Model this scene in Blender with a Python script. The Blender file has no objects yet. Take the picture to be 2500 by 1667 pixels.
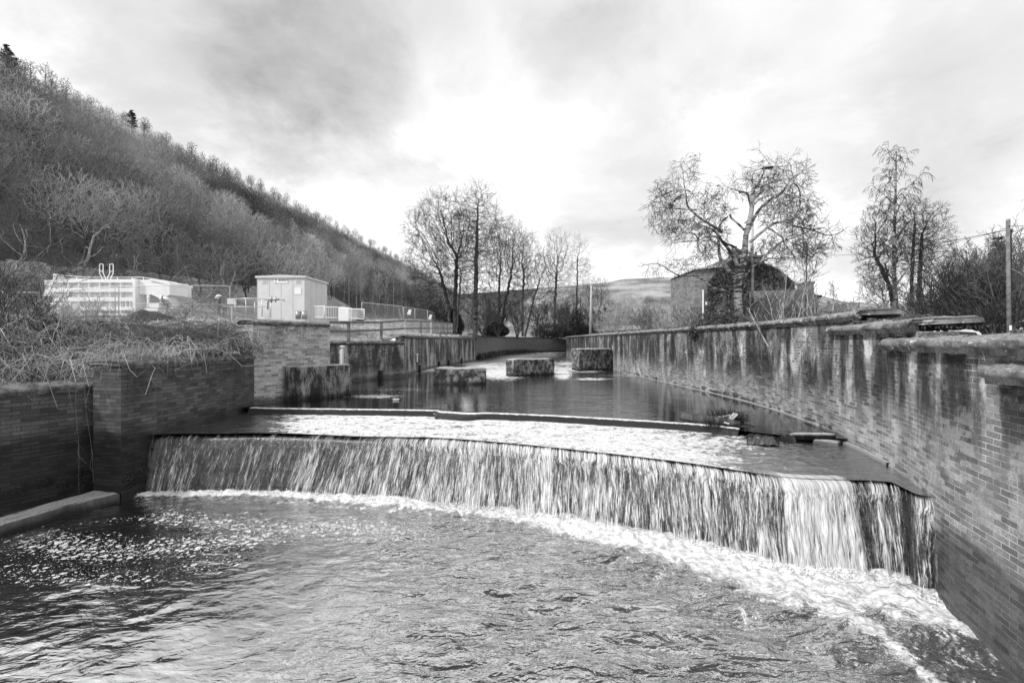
import bpy, math, random, time
T0 = time.time()
import numpy as np
from mathutils import Vector, noise as mnoise
R = math.radians
rng = np.random.default_rng(7); random.seed(7)
S = bpy.context.scene
COL = S.collection
# ------------------------------------------------------------------ camera, world, sun, exposure
F = 1111.1; CX = 1250.0; CY = 833.5; EYE = 4.2
cam = bpy.data.cameras.new('camera'); camo = bpy.data.objects.new('camera', cam); COL.objects.link(camo)
camo.location = (0, 0, EYE); camo.rotation_euler = (R(90), 0, 0)
cam.lens = 16; cam.sensor_width = 36; cam.clip_start = 0.1; cam.clip_end = 6000
S.camera = camo
S.view_settings.view_transform = 'Standard'; S.view_settings.look = 'None'
S.view_settings.exposure = 0.4; S.view_settings.gamma = 1
SUN_EL, SUN_AZ = 38.0, -62.0       # azimuth from +Y (towards +X positive): sun stands behind and left of the camera
SUN_AZ = -118.0
W_ = bpy.data.worlds.new('World'); S.world = W_; W_.use_nodes = True

class NT:
    """small helper round a node tree"""
    def __init__(s, tree): s.t = tree; s.n = tree.nodes; s.l = tree.links
    def new(s, typ, **kw):
        nd = s.n.new(typ)
        for k, v in kw.items(): setattr(nd, k, v)
        return nd
    def put(s, sock, v):
        if v is None: return
        if isinstance(v, bpy.types.NodeSocket): s.l.new(v, sock)
        elif isinstance(v, (int, float)):
            try: sock.default_value = v
            except Exception: sock.default_value = (v, v, v, 1) if len(sock.default_value) == 4 else (v, v, v)
        else: sock.default_value = v
    def m(s, op, a, b=None, c=None, clamp=False):
        nd = s.new('ShaderNodeMath', operation=op); nd.use_clamp = clamp
        s.put(nd.inputs[0], a); s.put(nd.inputs[1], b)
        if c is not None: s.put(nd.inputs[2], c)
        return nd.outputs[0]
    def vm(s, op, a, b=None):
        nd = s.new('ShaderNodeVectorMath', operation=op); s.put(nd.inputs[0], a); s.put(nd.inputs[1], b)
        return nd.outputs['Value'] if op in ('DOT_PRODUCT', 'LENGTH', 'DISTANCE') else nd.outputs[0]
    def scale(s, v, k):
        nd = s.new('ShaderNodeMapping'); s.put(nd.inputs[0], v); nd.inputs['Scale'].default_value = k if hasattr(k, '__len__') else (k, k, k)
        return nd.outputs[0]
    def noise(s, v, sc, det=4, rough=0.55, dist=0.0, col=False):
        nd = s.new('ShaderNodeTexNoise'); s.put(nd.inputs['Vector'], v); nd.inputs['Scale'].default_value = sc
        nd.inputs['Detail'].default_value = det; nd.inputs['Roughness'].default_value = rough; nd.inputs['Distortion'].default_value = dist
        return nd.outputs['Color'] if col else nd.outputs['Fac']
    def vor(s, v, sc, feat='F1', out='Distance', rnd=1.0):
        nd = s.new('ShaderNodeTexVoronoi', feature=feat); s.put(nd.inputs['Vector'], v); nd.inputs['Scale'].default_value = sc
        nd.inputs['Randomness'].default_value = rnd
        return nd.outputs[out]
    def ss(s, v, lo, hi, a=0.0, b=1.0, typ='SMOOTHSTEP'):
        nd = s.new('ShaderNodeMapRange', interpolation_type=typ); s.put(nd.inputs[0], v)
        for i, x in enumerate((lo, hi, a, b)): s.put(nd.inputs[1 + i], x)
        return nd.outputs[0]
    def mix(s, f, a, b):
        return s.m('ADD', s.m('MULTIPLY', a, s.m('SUBTRACT', 1.0, f)), s.m('MULTIPLY', b, f)) if not isinstance(f, (int, float)) else s.m('ADD', s.m('MULTIPLY', a, 1 - f), s.m('MULTIPLY', b, f))
    def uv(s): return s.new('ShaderNodeTexCoord').outputs['UV']
    def obj(s): return s.new('ShaderNodeTexCoord').outputs['Object']
    def geo(s): return s.new('ShaderNodeNewGeometry')
    def pos(s): return s.geo().outputs['Position']
    def attr(s, name):
        nd = s.new('ShaderNodeAttribute', attribute_name=name); return nd.outputs['Fac']
    def sep(s, v):
        nd = s.new('ShaderNodeSeparateXYZ'); s.put(nd.inputs[0], v); return nd.outputs
    def comb(s, x, y, z):
        nd = s.new('ShaderNodeCombineXYZ'); s.put(nd.inputs[0], x); s.put(nd.inputs[1], y); s.put(nd.inputs[2], z); return nd.outputs[0]
    def bump(s, h, strength=0.4, dist=0.02, normal=None):
        nd = s.new('ShaderNodeBump'); nd.inputs['Strength'].default_value = strength; nd.inputs['Distance'].default_value = dist
        s.put(nd.inputs['Height'], h)
        if normal is not None: s.put(nd.inputs['Normal'], normal)
        return nd.outputs[0]

def material(name, fn=None, grey=0.3, rough=0.8, spec=0.3, metal=0.0):
    m = bpy.data.materials.new(name); m.use_nodes = True
    t = NT(m.node_tree); p = m.node_tree.nodes['Principled BSDF']
    p.inputs['Base Color'].default_value = (grey, grey, grey, 1); p.inputs['Roughness'].default_value = rough
    p.inputs['Specular IOR Level'].default_value = spec; p.inputs['Metallic'].default_value = metal
    if fn: fn(t, p)
    return m

# ---- sky: Nishita desaturated + a procedural cloud layer laid out by direction
def build_world():
    t = NT(W_.node_tree); bg = t.n['Background']
    sky = t.new('ShaderNodeTexSky', sky_type='NISHITA'); sky.sun_disc = False
    sky.sun_elevation = R(SUN_EL); sky.sun_rotation = R(SUN_AZ)
    bw = t.new('ShaderNodeRGBToBW'); t.l.new(sky.outputs[0], bw.inputs[0])
    d = t.vm('NORMALIZE', t.new('ShaderNodeTexCoord').outputs['Generated'])
    x, y, z = t.sep(d)[:3]
    zz = t.m('ADD', t.m('MAXIMUM', z, 0.0), 0.34)
    pl = t.comb(t.m('DIVIDE', x, zz), t.m('DIVIDE', y, zz), 0.0)
    n1 = t.noise(pl, 1.5, 8, 0.52, 0.25)
    n2 = t.noise(pl, 3.2, 8, 0.58, 0.3)
    wc = t.noise(pl, 1.7, 8, 0.62, 0.3, col=True)
    wd = t.vm('SCALE', t.vm('SUBTRACT', wc, (0.5, 0.5, 0.5))); wd.node.inputs['Scale'].default_value = 0.62
    dw = t.vm('NORMALIZE', t.vm('ADD', d, wd))
    # dark cloud bellies: (px, py, radius deg, strength)
    blobs = [(560, 100, 13, .34), (760, 60, 12, .30), (330, 60, 10, .18), (930, 30, 9, .20), (640, 230, 7, .10), (1330, 20, 9, .26), (1600, 30, 10, .22), (1480, 170, 8, .14),
             (1510, 500, 7.5, .30), (1560, 600, 6, .12), (1940, 330, 9, .12), (2150, 100, 12, .13), (2420, 180, 10, .16), (2450, 380, 9, .14), (1080, 430, 8, .10), (880, 420, 6, .08),
             (2080, 640, 4.5, .24), (2330, 560, 8, .14), (1430, 650, 5, .13), (100, 60, 9, .10), (1200, 60, 6, .04)]
    tot = None
    for px, py, rad, st in blobs:
        v = Vector(((px - CX) / F, 1, (CY - py) / F)).normalized()
        dt = t.vm('DOT_PRODUCT', dw, tuple(v))
        b = t.ss(dt, math.cos(R(rad * 1.5)), math.cos(R(rad * .15)), 0, st)
        tot = b if tot is None else t.m('ADD', tot, b)
    dark = t.m('MULTIPLY', tot, t.ss(n2, 0.32, 0.68, 0.35, 1.6, 'LINEAR'))
    base = t.m('ADD', t.ss(n1, 0.28, 0.72, 1.06, 1.26, 'LINEAR'), t.ss(n2, 0.38, 0.62, -0.14, 0.08))
    cl = t.m('MULTIPLY', base, t.m('POWER', 2.718, t.m('MULTIPLY', dark, -.92)))
    # overhead and behind the camera the cloud is a plain mid grey
    cl = t.m('MULTIPLY', cl, t.ss(z, 0.5, 0.85, 1.0, 0.82))
    lum = t.m('ADD', t.m('MULTIPLY', cl, 8.2), t.m('MULTIPLY', bw.outputs[0], 0.06))
    t.put(bg.inputs['Color'], t.comb(lum, lum, lum)); bg.inputs['Strength'].default_value = 0.1
build_world()
sun = bpy.data.lights.new('sun', 'SUN'); sun.energy = 2.6; sun.angle = R(6); sun.color = (1, 1, 1)
suno = bpy.data.objects.new('sun', sun); COL.objects.link(suno)
sd = Vector((math.sin(R(SUN_AZ)) * math.cos(R(SUN_EL)), math.cos(R(SUN_AZ)) * math.cos(R(SUN_EL)), math.sin(R(SUN_EL))))
suno.rotation_euler = sd.to_track_quat('Z', 'Y').to_euler()

# ------------------------------------------------------------------ helpers
def wpt(px, py, Y): return ((px - CX) / F * Y, Y, EYE + (CY - py) / F * Y)
def gpt(px, py, z):
    Y = F * (EYE - z) / (py - CY); return ((px - CX) / F * Y, Y)
def tag(o, label=None, cat=None, group=None, kind=None):
    if label: o['label'] = label
    if cat: o['category'] = cat
    if group: o['group'] = group
    if kind: o['kind'] = kind
    return o
def empty(name, loc=(0, 0, 0), rz=0, label=None, cat=None, group=None):
    o = bpy.data.objects.new(name, None); COL.objects.link(o); o.location = loc; o.rotation_euler = (0, 0, rz)
    return tag(o, label, cat, group)
def mk(name, V, Fc, mats, parent=None, uv=None, attrs=None, smooth=False, mi=None):
    """V (N,3); Fc a list of faces or an (M,k) array; uv per vertex (N,2)"""
    me = bpy.data.meshes.new(name); V = np.asarray(V, np.float32)
    if isinstance(Fc, np.ndarray):
        M, k = Fc.shape; me.vertices.add(len(V)); me.vertices.foreach_set('co', V.ravel())
        me.loops.add(M * k); me.loops.foreach_set('vertex_index', Fc.astype(np.int32).ravel())
        me.polygons.add(M); me.polygons.foreach_set('loop_start', np.arange(0, M * k, k, dtype=np.int32))
        me.update(calc_edges=True)
    else:
        me.from_pydata([tuple(map(float, v)) for v in V], [], Fc); me.update()
    if not isinstance(mats, (list, tuple)): mats = [mats]
    for m in mats: me.materials.append(m)
    if mi is not None: me.polygons.foreach_set('material_index', np.asarray(mi, np.int32))
    if uv is not None:
        li = np.empty(len(me.loops), np.int32); me.loops.foreach_get('vertex_index', li)
        ul = me.uv_layers.new(name='UVMap'); ul.data.foreach_set('uv', np.asarray(uv, np.float32)[li].ravel())
    for k, a in (attrs or {}).items():
        at = me.attributes.new(k, 'FLOAT', 'POINT'); at.data.foreach_set('value', np.asarray(a, np.float32))
    if smooth: me.polygons.foreach_set('use_smooth', np.ones(len(me.polygons), bool))
    me.validate(); me.update()
    o = bpy.data.objects.new(name, me); COL.objects.link(o)
    if parent is not None: o.parent = parent
    return o
class MB:
    """mesh builder for hard-surface parts, in the parent's local space"""
    def __init__(s): s.V = []; s.F = []; s.U = []
    def add(s, V, Fc, U=None):
        b = len(s.V); s.V += [tuple(v) for v in V]; s.F += [tuple(i + b for i in f) for f in Fc]
        s.U += list(U) if U is not None else [(v[0] + v[1], v[2]) for v in V]
        return s
    def box(s, x0, x1, y0, y1, z0, z1, bev=0.0, rz=0.0, rx=0.0, ry=0.0):
        cx, cy, cz = (x0 + x1) / 2, (y0 + y1) / 2, (z0 + z1) / 2; hx, hy, hz = abs(x1 - x0) / 2, abs(y1 - y0) / 2, abs(z1 - z0) / 2
        b = min(bev, hx * .9, hy * .9, hz * .9)
        if b <= 0:
            V = [(i * hx, j * hy, k * hz) for k in (-1, 1) for j in (-1, 1) for i in (-1, 1)]
            Fc = [(0, 2, 3, 1), (4, 5, 7, 6), (0, 1, 5, 4), (2, 6, 7, 3), (0, 4, 6, 2), (1, 3, 7, 5)]
        else:
            V = []; idx = {}
            for k in (-1, 1):
                for j in (-1, 1):
                    for i in (-1, 1):
                        for ax in range(3):
                            v = [i * hx, j * hy, k * hz]
                            for a2 in range(3):
                                if a2 != ax: v[a2] -= (i, j, k)[a2] * b
                            idx[(i, j, k, ax)] = len(V); V.append(tuple(v))
            Fc = []
            for ax in range(3):
                o1, o2 = [a for a in range(3) if a != ax]
                for sg in (-1, 1):
                    q = []
                    for a, c in ((-1, -1), (1, -1), (1, 1), (-1, 1)):
                        k3 = [0, 0, 0]; k3[ax] = sg; k3[o1] = a; k3[o2] = c; q.append(idx[(*k3, ax)])
                    Fc.append(tuple(q))
            for ax in range(3):
                o1, o2 = [a for a in range(3) if a != ax]
                for a in (-1, 1):
                    for c in (-1, 1):
                        def kk(t, w):
                            k3 = [0, 0, 0]; k3[ax] = t; k3[o1] = a; k3[o2] = c; return idx[(*k3, w)]
                        Fc.append((kk(-1, o1), kk(1, o1), kk(1, o2), kk(-1, o2)))
            for k in (-1, 1):
                for j in (-1, 1):
                    for i in (-1, 1): Fc.append((idx[(i, j, k, 0)], idx[(i, j, k, 1)], idx[(i, j, k, 2)]))
        c1, s1 = math.cos(rz), math.sin(rz); cr, sr = math.cos(rx), math.sin(rx); cp, sp = math.cos(ry), math.sin(ry)
        out = []
        for x, y, z in V:
            y, z = y * cr - z * sr, y * sr + z * cr
            x, z = x * cp + z * sp, -x * sp + z * cp
            x, y = x * c1 - y * s1, x * s1 + y * c1
            out.append((x + cx, y + cy, z + cz))
        return s.add(out, Fc)
    def tube(s, pts, r, n=8, caps=True):
        pts = [Vector(p) for p in pts]; rs = r if hasattr(r, '__len__') else [r] * len(pts); base = len(s.V)
        up = Vector((0, 0, 1)); V = []
        for i, p in enumerate(pts):
            a = pts[max(i - 1, 0)]; b = pts[min(i + 1, len(pts) - 1)]; tn = (b - a)
            tn = tn.normalized() if tn.length > 1e-9 else Vector((0, 0, 1))
            if i == 0: u = tn.orthogonal().normalized()
            else:
                u = u - tn * u.dot(tn); u = u.normalized() if u.length > 1e-6 else tn.orthogonal().normalized()
            w = tn.cross(u)
            for k in range(n):
                an = 2 * math.pi * k / n; V.append(tuple(p + (u * math.cos(an) + w * math.sin(an)) * rs[i]))
        Fc = []
        for i in range(len(pts) - 1):
            for k in range(n):
                k2 = (k + 1) % n; Fc.append((i * n + k, i * n + k2, (i + 1) * n + k2, (i + 1) * n + k))
        if caps: Fc.append(tuple(range(n))[::-1]); Fc.append(tuple((len(pts) - 1) * n + k for k in range(n)))
        return s.add(V, Fc)
    def prism(s, poly, y0, y1):
        """poly in (x,z), extruded along y"""
        n = len(poly); V = [(x, y0, z) for x, z in poly] + [(x, y1, z) for x, z in poly]
        Fc = [tuple(range(n)), tuple(range(2 * n - 1, n - 1, -1))] + [(i, i + n, (i + 1) % n + n, (i + 1) % n) for i in range(n)]
        return s.add(V, Fc)
    def build(s, name, m, parent=None, smooth=False):
        o = mk(name, s.V, s.F, m, parent, uv=s.U)
        import bmesh
        bm = bmesh.new(); bm.from_mesh(o.data); bmesh.ops.recalc_face_normals(bm, faces=bm.faces[:]); bm.to_mesh(o.data); bm.free()
        if smooth: o.data.polygons.foreach_set('use_smooth', np.ones(len(o.data.polygons), bool))
        return o
def spline(P, n):
    """Catmull-Rom through P (K,d) resampled evenly to n points"""
    P = np.asarray(P, float); K = len(P); Q = np.vstack([2 * P[0] - P[1], P, 2 * P[-1] - P[-2]]); out = []
    for i in range(K - 1):
        p0, p1, p2, p3 = Q[i:i + 4]
        for t in np.linspace(0, 1, 24, endpoint=False):
            out.append(.5 * ((2 * p1) + (-p0 + p2) * t + (2 * p0 - 5 * p1 + 4 * p2 - p3) * t * t + (-p0 + 3 * p1 - 3 * p2 + p3) * t ** 3))
    out.append(P[-1]); out = np.array(out); dl = np.r_[0, np.cumsum(np.linalg.norm(np.diff(out, axis=0), axis=1))]
    s = np.linspace(0, dl[-1], n); return np.stack([np.interp(s, dl, out[:, k]) for k in range(P.shape[1])], 1)
def resample(P, step):
    P = np.asarray(P, float); dl = np.r_[0, np.cumsum(np.linalg.norm(np.diff(P, axis=0), axis=1))]
    n = max(2, int(dl[-1] / step) + 1); s = np.linspace(0, dl[-1], n); return np.stack([np.interp(s, dl, P[:, k]) for k in range(P.shape[1])], 1), s
def grid_faces(nu, nv):
    i = np.arange(nu - 1)[:, None]; j = np.arange(nv - 1)[None, :]; a = (i * nv + j).ravel()
    return np.stack([a, a + 1, a + nv + 1, a + nv], 1)
# value noise in numpy (vectorised, smooth) for displacements
_perm = np.random.default_rng(3).random((64, 64, 64)).astype(np.float32)
def vnoise(x, y, z=0.0):
    x, y, z = np.broadcast_arrays(np.asarray(x, float), np.asarray(y, float), np.asarray(z, float))
    xi, yi, zi = np.floor(x).astype(int), np.floor(y).astype(int), np.floor(z).astype(int)
    fx, fy, fz = x - xi, y - yi, z - zi; fx = fx * fx * (3 - 2 * fx); fy = fy * fy * (3 - 2 * fy); fz = fz * fz * (3 - 2 * fz)
    g = lambda a, b, c: _perm[(xi + a) & 63, (yi + b) & 63, (zi + c) & 63]
    L = lambda a, b, t: a + (b - a) * t
    return L(L(L(g(0, 0, 0), g(1, 0, 0), fx), L(g(0, 1, 0), g(1, 1, 0), fx), fy), L(L(g(0, 0, 1), g(1, 0, 1), fx), L(g(0, 1, 1), g(1, 1, 1), fx), fy), fz) * 2 - 1
def fbm(x, y, z=0.0, o=4, g=0.5):
    a, s, t = 1.0, 0, 0
    for k in range(o):
        s = s + a * vnoise(x * 2 ** k + 17 * k, y * 2 ** k + 5 * k, z * 2 ** k); t += a; a *= g
    return s / t
def sst(x, a, b):
    t = np.clip((x - a) / (b - a), 0, 1); return t * t * (3 - 2 * t)

# ------------------------------------------------------------------ materials
def brick_mat(name, c1, c2, mort, bw=0.32, bh=0.1, dark=0.5, light=0.3, wet=1.4, wetz=0.5, seed=0.0, darkcov=0.5, tone=1.0, lightcol=0.5, fadez=1.8, ltk=0.35):
    """uv in metres: u along the wall, v = height above datum"""
    def fn(t, p):
        uv = t.uv(); u, v = t.sep(uv)[:2]
        jit = t.noise(uv, 5, 2, .5, col=True)
        uvj = t.vm('ADD', uv, t.vm('MULTIPLY', t.vm('SUBTRACT', jit, (.5, .5, .5)), (.018, .014, 0)))
        b = t.new('ShaderNodeTexBrick'); t.put(b.inputs['Vector'], uvj); b.inputs['Scale'].default_value = 1
        b.inputs['Brick Width'].default_value = bw; b.inputs['Row Height'].default_value = bh; b.inputs['Mortar Size'].default_value = .0075
        b.inputs['Mortar Smooth'].default_value = .3; b.inputs['Bias'].default_value = 0
        b.inputs['Color1'].default_value = (0, 0, 0, 1); b.inputs['Color2'].default_value = (1, 1, 1, 1); b.inputs['Mortar'].default_value = (.5, .5, .5, 1)
        bv = t.sep(b.outputs['Color'])[0]; mo = b.outputs['Fac']
        fine = t.noise(uv, 34, 5, .65); mid = t.noise(t.vm('ADD', uv, (seed, seed, 0)), 2.2, 5, .6)
        col = t.mix(bv, c1, c2)
        col = t.m('MULTIPLY', col, t.ss(fine, .25, .75, .4, 1.6, 'LINEAR'))
        col = t.m('MULTIPLY', col, t.ss(mid, .3, .7, .75, 1.25, 'LINEAR'))
        mv = t.m('MULTIPLY', mort, t.ss(t.noise(uv, 1.7, 4, .6), .35, .62, .35, 1.1))
        col = t.mix(mo, col, mv)
        # run-off stains: broad dark streaks and pale lime patches, both drawn out down the wall
        s1 = t.noise(t.comb(t.m('ADD', u, seed), t.m('MULTIPLY', v, .20), 0), 1.25, 8, .64, .30)
        s2 = t.noise(t.comb(t.m('ADD', u, seed + 9), t.m('MULTIPLY', v, .6), 3.0), 1.5, 7, .68, .5)
        rag = t.m('MULTIPLY', t.m('SUBTRACT', fine, .5), .32)
        brk = t.m('MULTIPLY', t.m('SUBTRACT', bv, .5), .11)
        ds = t.ss(t.m('ADD', t.m('ADD', s1, rag), brk), 1 - darkcov - .06, 1 - darkcov + .10)
        topk = t.ss(v, fadez, fadez + 1.4, .25, 1.0)
        ds = t.m('MULTIPLY', ds, topk); col = t.m('MULTIPLY', col, t.m('SUBTRACT', 1.0, t.m('MULTIPLY', ds, dark)))
        ls = t.ss(t.m('ADD', t.m('ADD', s2, rag), brk), .525, .64)
        ls = t.m('MULTIPLY', t.m('MULTIPLY', ls, t.m('MULTIPLY', light, t.ss(v, fadez + .2, fadez + 1.8, ltk, 1.0))), t.m('SUBTRACT', 1.0, t.m('MULTIPLY', ds, .85)))
        col = t.mix(ls, col, lightcol)
        # damp, algae-dark band by the water
        wn = t.m('ADD', v, t.m('MULTIPLY', t.m('SUBTRACT', t.noise(uv, 1.3, 5, .6), .5), wetz * 1.6))
        wm = t.ss(wn, wet, wet + wetz, 1.0, 0.0)
        col = t.m('MULTIPLY', col, t.m('SUBTRACT', 1.0, t.m('MULTIPLY', wm, .72)))
        col = t.m('MULTIPLY', col, tone)
        t.put(p.inputs['Base Color'], t.comb(col, col, col))
        t.put(p.inputs['Roughness'], t.ss(wm, 0, 1, .85, .45, 'LINEAR'))
        h = t.m('ADD', t.m('MULTIPLY', mo, -1.0), t.m('ADD', t.m('MULTIPLY', fine, .7), t.m('MULTIPLY', bv, .35)))
        t.put(p.inputs['Normal'], t.bump(h, 1.0, .025))
    return material(name, fn)
MAT = {}
MAT['brick_right'] = brick_mat('stained pale setts', .14, .40, .60, .29, .088, dark=.90, light=1.0, wet=1.0, wetz=.5, seed=3.1, darkcov=.56, lightcol=.66, fadez=2.0)
MAT['brick_dark'] = brick_mat('damp dark brick', .042, .115, .065, .34, .10, dark=.5, light=.10, wet=1.6, wetz=.5, seed=21.0, darkcov=.42, lightcol=.14)  # dark dirty brick tone, darker still near the water
MAT['brick_mid'] = brick_mat('weathered grey brick', .18, .50, .66, .30, .10, dark=.55, light=.25, wet=1.9, wetz=.25, seed=7.7, darkcov=.36, lightcol=.38)
MAT['brick_far'] = brick_mat('pale brick', .28, .60, .70, .34, .11, dark=.88, light=.5, wet=1.9, wetz=.25, seed=14.2, fadez=1.3, darkcov=.56, lightcol=.42)
MAT['brick_dull'] = brick_mat('dull far brick', .14, .24, .24, .34, .11, dark=.4, light=.1, wet=2.0, wetz=.3, seed=33.0, darkcov=.35, lightcol=.3)  # the far wall's own duller brick tone
def _stone(t, p):
    o = t.pos(); n = t.noise(o, 3.2, 6, .65); f = t.noise(o, 28, 5, .7); up = t.sep(t.geo().outputs['Normal'])[2]
    c = t.ss(n, .35, .65, .09, .26)
    c = t.m('MULTIPLY', c, t.ss(f, .2, .8, .45, 1.5, 'LINEAR'))
    moss = t.m('MULTIPLY', t.ss(t.m('ADD', up, t.m('MULTIPLY', n, .6)), .75, 1.05), .75)
    c = t.mix(moss, c, t.ss(f, .3, .7, .12, .42))
    li = t.ss(t.m('ADD', t.noise(o, 6.5, 3, .5), t.m('MULTIPLY', t.m('SUBTRACT', f, .5), .3)), .635, .68)
    c = t.mix(t.m('MULTIPLY', li, .85), c, .62)
    t.put(p.inputs['Base Color'], t.comb(c, c, c)); t.put(p.inputs['Normal'], t.bump(t.m('ADD', n, t.m('MULTIPLY', f, .5)), .8, .05))
MAT['coping'] = material('lichened coping stone', _stone)
def _copd(t, p):
    o = t.pos(); n = t.noise(o, 4, 6, .65); f = t.noise(o, 30, 5, .7)
    c = t.m('MULTIPLY', t.ss(n, .35, .65, .06, .22), t.ss(f, .2, .8, .5, 1.5, 'LINEAR'))
    t.put(p.inputs['Base Color'], t.comb(c, c, c)); t.put(p.inputs['Normal'], t.bump(f, .7, .03))
MAT['coping_dark'] = material('dark mossy coping', _copd)
def conc_mat(name, lo, hi, streak, topz, vs=.22):
    def fn(t, p):
        o = t.pos(); x, y, z = t.sep(o)[:3]; f = t.noise(o, 22, 6, .72); n = t.noise(o, 1.6, 5, .6)
        s = t.noise(t.comb(t.m('MULTIPLY', x, 1.0), t.m('MULTIPLY', y, 1.0), t.m('MULTIPLY', z, vs)), 3.2, 7, .72)
        c = t.m('MULTIPLY', t.ss(n, .3, .7, lo, hi), t.ss(f, .25, .75, .45, 1.5, 'LINEAR'))
        up = t.sep(t.geo().outputs['Normal'])[2]
        side = t.m('SUBTRACT', 1.0, t.ss(up, .3, .8))
        k = t.m('MULTIPLY', t.ss(t.m('ADD', s, t.m('MULTIPLY', t.m('SUBTRACT', f, .5), .5)), .45, .53), streak)
        c = t.m('MULTIPLY', c, t.m('SUBTRACT', 1.0, t.m('MULTIPLY', k, side)))
        w = t.ss(t.m('ADD', z, t.m('MULTIPLY', t.m('SUBTRACT', n, .5), .25)), topz, topz + .22, .8, 0)
        c = t.m('MULTIPLY', c, t.m('SUBTRACT', 1.0, w))
        c = t.mix(t.ss(up, .4, .9), c, t.ss(f, .3, .7, .22, .5))
        t.put(p.inputs['Base Color'], t.comb(c, c, c)); t.put(p.inputs['Normal'], t.bump(t.m('ADD', f, n), .7, .04))
    return material(name, fn)
MAT['conc'] = conc_mat('algae streaked concrete', .12, .30, .86, 1.85)
MAT['conc_moss'] = conc_mat('mossy rough concrete', .12, .30, .86, 1.85, .8)
MAT['conc_ledge'] = conc_mat('damp ledge concrete', .07, .13, .3, .02)
def grass_mat(name, a, b):
    def fn(t, p):
        o = t.pos(); n = t.noise(o, .35, 6, .65); f = t.noise(o, 7, 6, .75, .6)
        c = t.m('MULTIPLY', t.ss(n, .3, .7, a, b), t.ss(f, .25, .75, .45, 1.55, 'LINEAR'))
        t.put(p.inputs['Base Color'], t.comb(c, c, c)); t.put(p.inputs['Normal'], t.bump(f, 1, .12))
    return material(name, fn, rough=.95, spec=.1)
MAT['grass'] = grass_mat('winter grass', .20, .40)
MAT['litter'] = grass_mat('dead bramble litter', .05, .13)
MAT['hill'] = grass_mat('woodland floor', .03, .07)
def flat_mat(name, g, rough=.7, spec=.3, metal=0, var=.25, sc=3.0):
    def fn(t, p):
        o = t.pos(); n = t.noise(o, sc, 5, .65); c = t.ss(n, .3, .7, g * (1 - var), g * (1 + var), 'LINEAR')
        t.put(p.inputs['Base Color'], t.comb(c, c, c)); t.put(p.inputs['Normal'], t.bump(n, .15, .01))
    return material(name, fn, rough=rough, spec=spec, metal=metal)
def bark_mat(name, a, b, sc=6):
    def fn(t, p):
        o = t.obj(); n = t.noise(t.scale(o, (1, 1, .25)), sc, 5, .7)
        c = t.ss(n, .35, .65, a, b)
        t.put(p.inputs['Base Color'], t.comb(c, c, c)); t.put(p.inputs['Normal'], t.bump(n, .6, .05))
    return material(name, fn, rough=.9, spec=.15)
MAT['bark'] = bark_mat('dark bark', .035, .10)
MAT['bark_pale'] = bark_mat('pale lichened bark', .16, .42)
def _birch(t, p):
    o = t.obj(); x, y, z = t.sep(o)[:3]
    n = t.noise(t.scale(o, (1.2, 1.2, 6)), 2.2, 4, .6); lo = t.noise(t.scale(o, (1, 1, .5)), 1.2, 3, .6)
    c = t.ss(t.m('ADD', n, t.m('MULTIPLY', t.m('SUBTRACT', lo, .5), .8)), .46, .56, .36, .045)
    t.put(p.inputs['Base Color'], t.comb(c, c, c)); t.put(p.inputs['Normal'], t.bump(n, .4, .03))
MAT['birch'] = material('birch bark', _birch, rough=.8)
MAT['twig'] = flat_mat('dark twig', .035, .9, .1)
MAT['twig_mid'] = flat_mat('grey twig', .13, .9, .1)
MAT['twig_pale'] = flat_mat('pale twig', .42, .9, .1, var=.4, sc=1.2)
def _wood(t, p):
    inf = t.new('ShaderNodeObjectInfo'); r = t.m('FRACT', t.m('ADD', inf.outputs['Random'], t.m('MULTIPLY', t.attr('tone'), 1.0))); o = t.pos()
    n = t.noise(o, .05, 3, .5); n = t.noise(o, .026, 4, .6); c = t.m('MULTIPLY', t.ss(r, 0, 1, .14, .44, 'LINEAR'), t.ss(n, .40, .60, .28, 1.5, 'LINEAR'))
    t.put(p.inputs['Base Color'], t.comb(c, c, c))
MAT['twig_hill'] = material('woodland twig', _wood, rough=.95, spec=.05)
MAT['evergreen'] = flat_mat('evergreen leaf', .035, .7, .3, var=.5, sc=2.0)
MAT['ivy'] = flat_mat('ivy leaf', .07, .5, .4, var=.6, sc=4.0)
MAT['white_paint'] = flat_mat('white painted steel', .78, .45, .4, var=.07, sc=1.3)
MAT['kiosk'] = flat_mat('pale grey cabinet paint', .60, .55, .3, var=.08, sc=1.0)
MAT['kiosk_roof'] = flat_mat('grey roof sheet', .58, .6, .3, var=.1, sc=1.0)
MAT['galv'] = flat_mat('galvanised steel', .55, .4, .5, metal=.35, var=.15, sc=6)
MAT['steel'] = flat_mat('dull steel pipe', .38, .35, .5, metal=.6, var=.3, sc=2)
MAT['dark'] = flat_mat('dark rubber', .03, .7, .3)
MAT['timber'] = flat_mat('weathered timber', .17, .85, .1, var=.45, sc=5)
MAT['timber_pale'] = flat_mat('pale timber', .42, .8, .1, var=.25, sc=5)
MAT['stonewall'] = brick_mat('coursed house stone', .15, .28, .2, .5, .22, dark=.35, light=.2, wet=-9, wetz=.3, seed=51, darkcov=.35, lightcol=.35)
MAT['slate'] = flat_mat('slate roof', .16, .6, .3, var=.3, sc=1.5)
MAT['grass_dry'] = flat_mat('dry grass blade', .55, .9, .1, var=.4, sc=1.5)  # pale blade colour of dry grass
MAT['black'] = flat_mat('black ink', .02, .5, .2)
MAT['glassdark'] = flat_mat('dark opening', .015, .3, .5)
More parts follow.
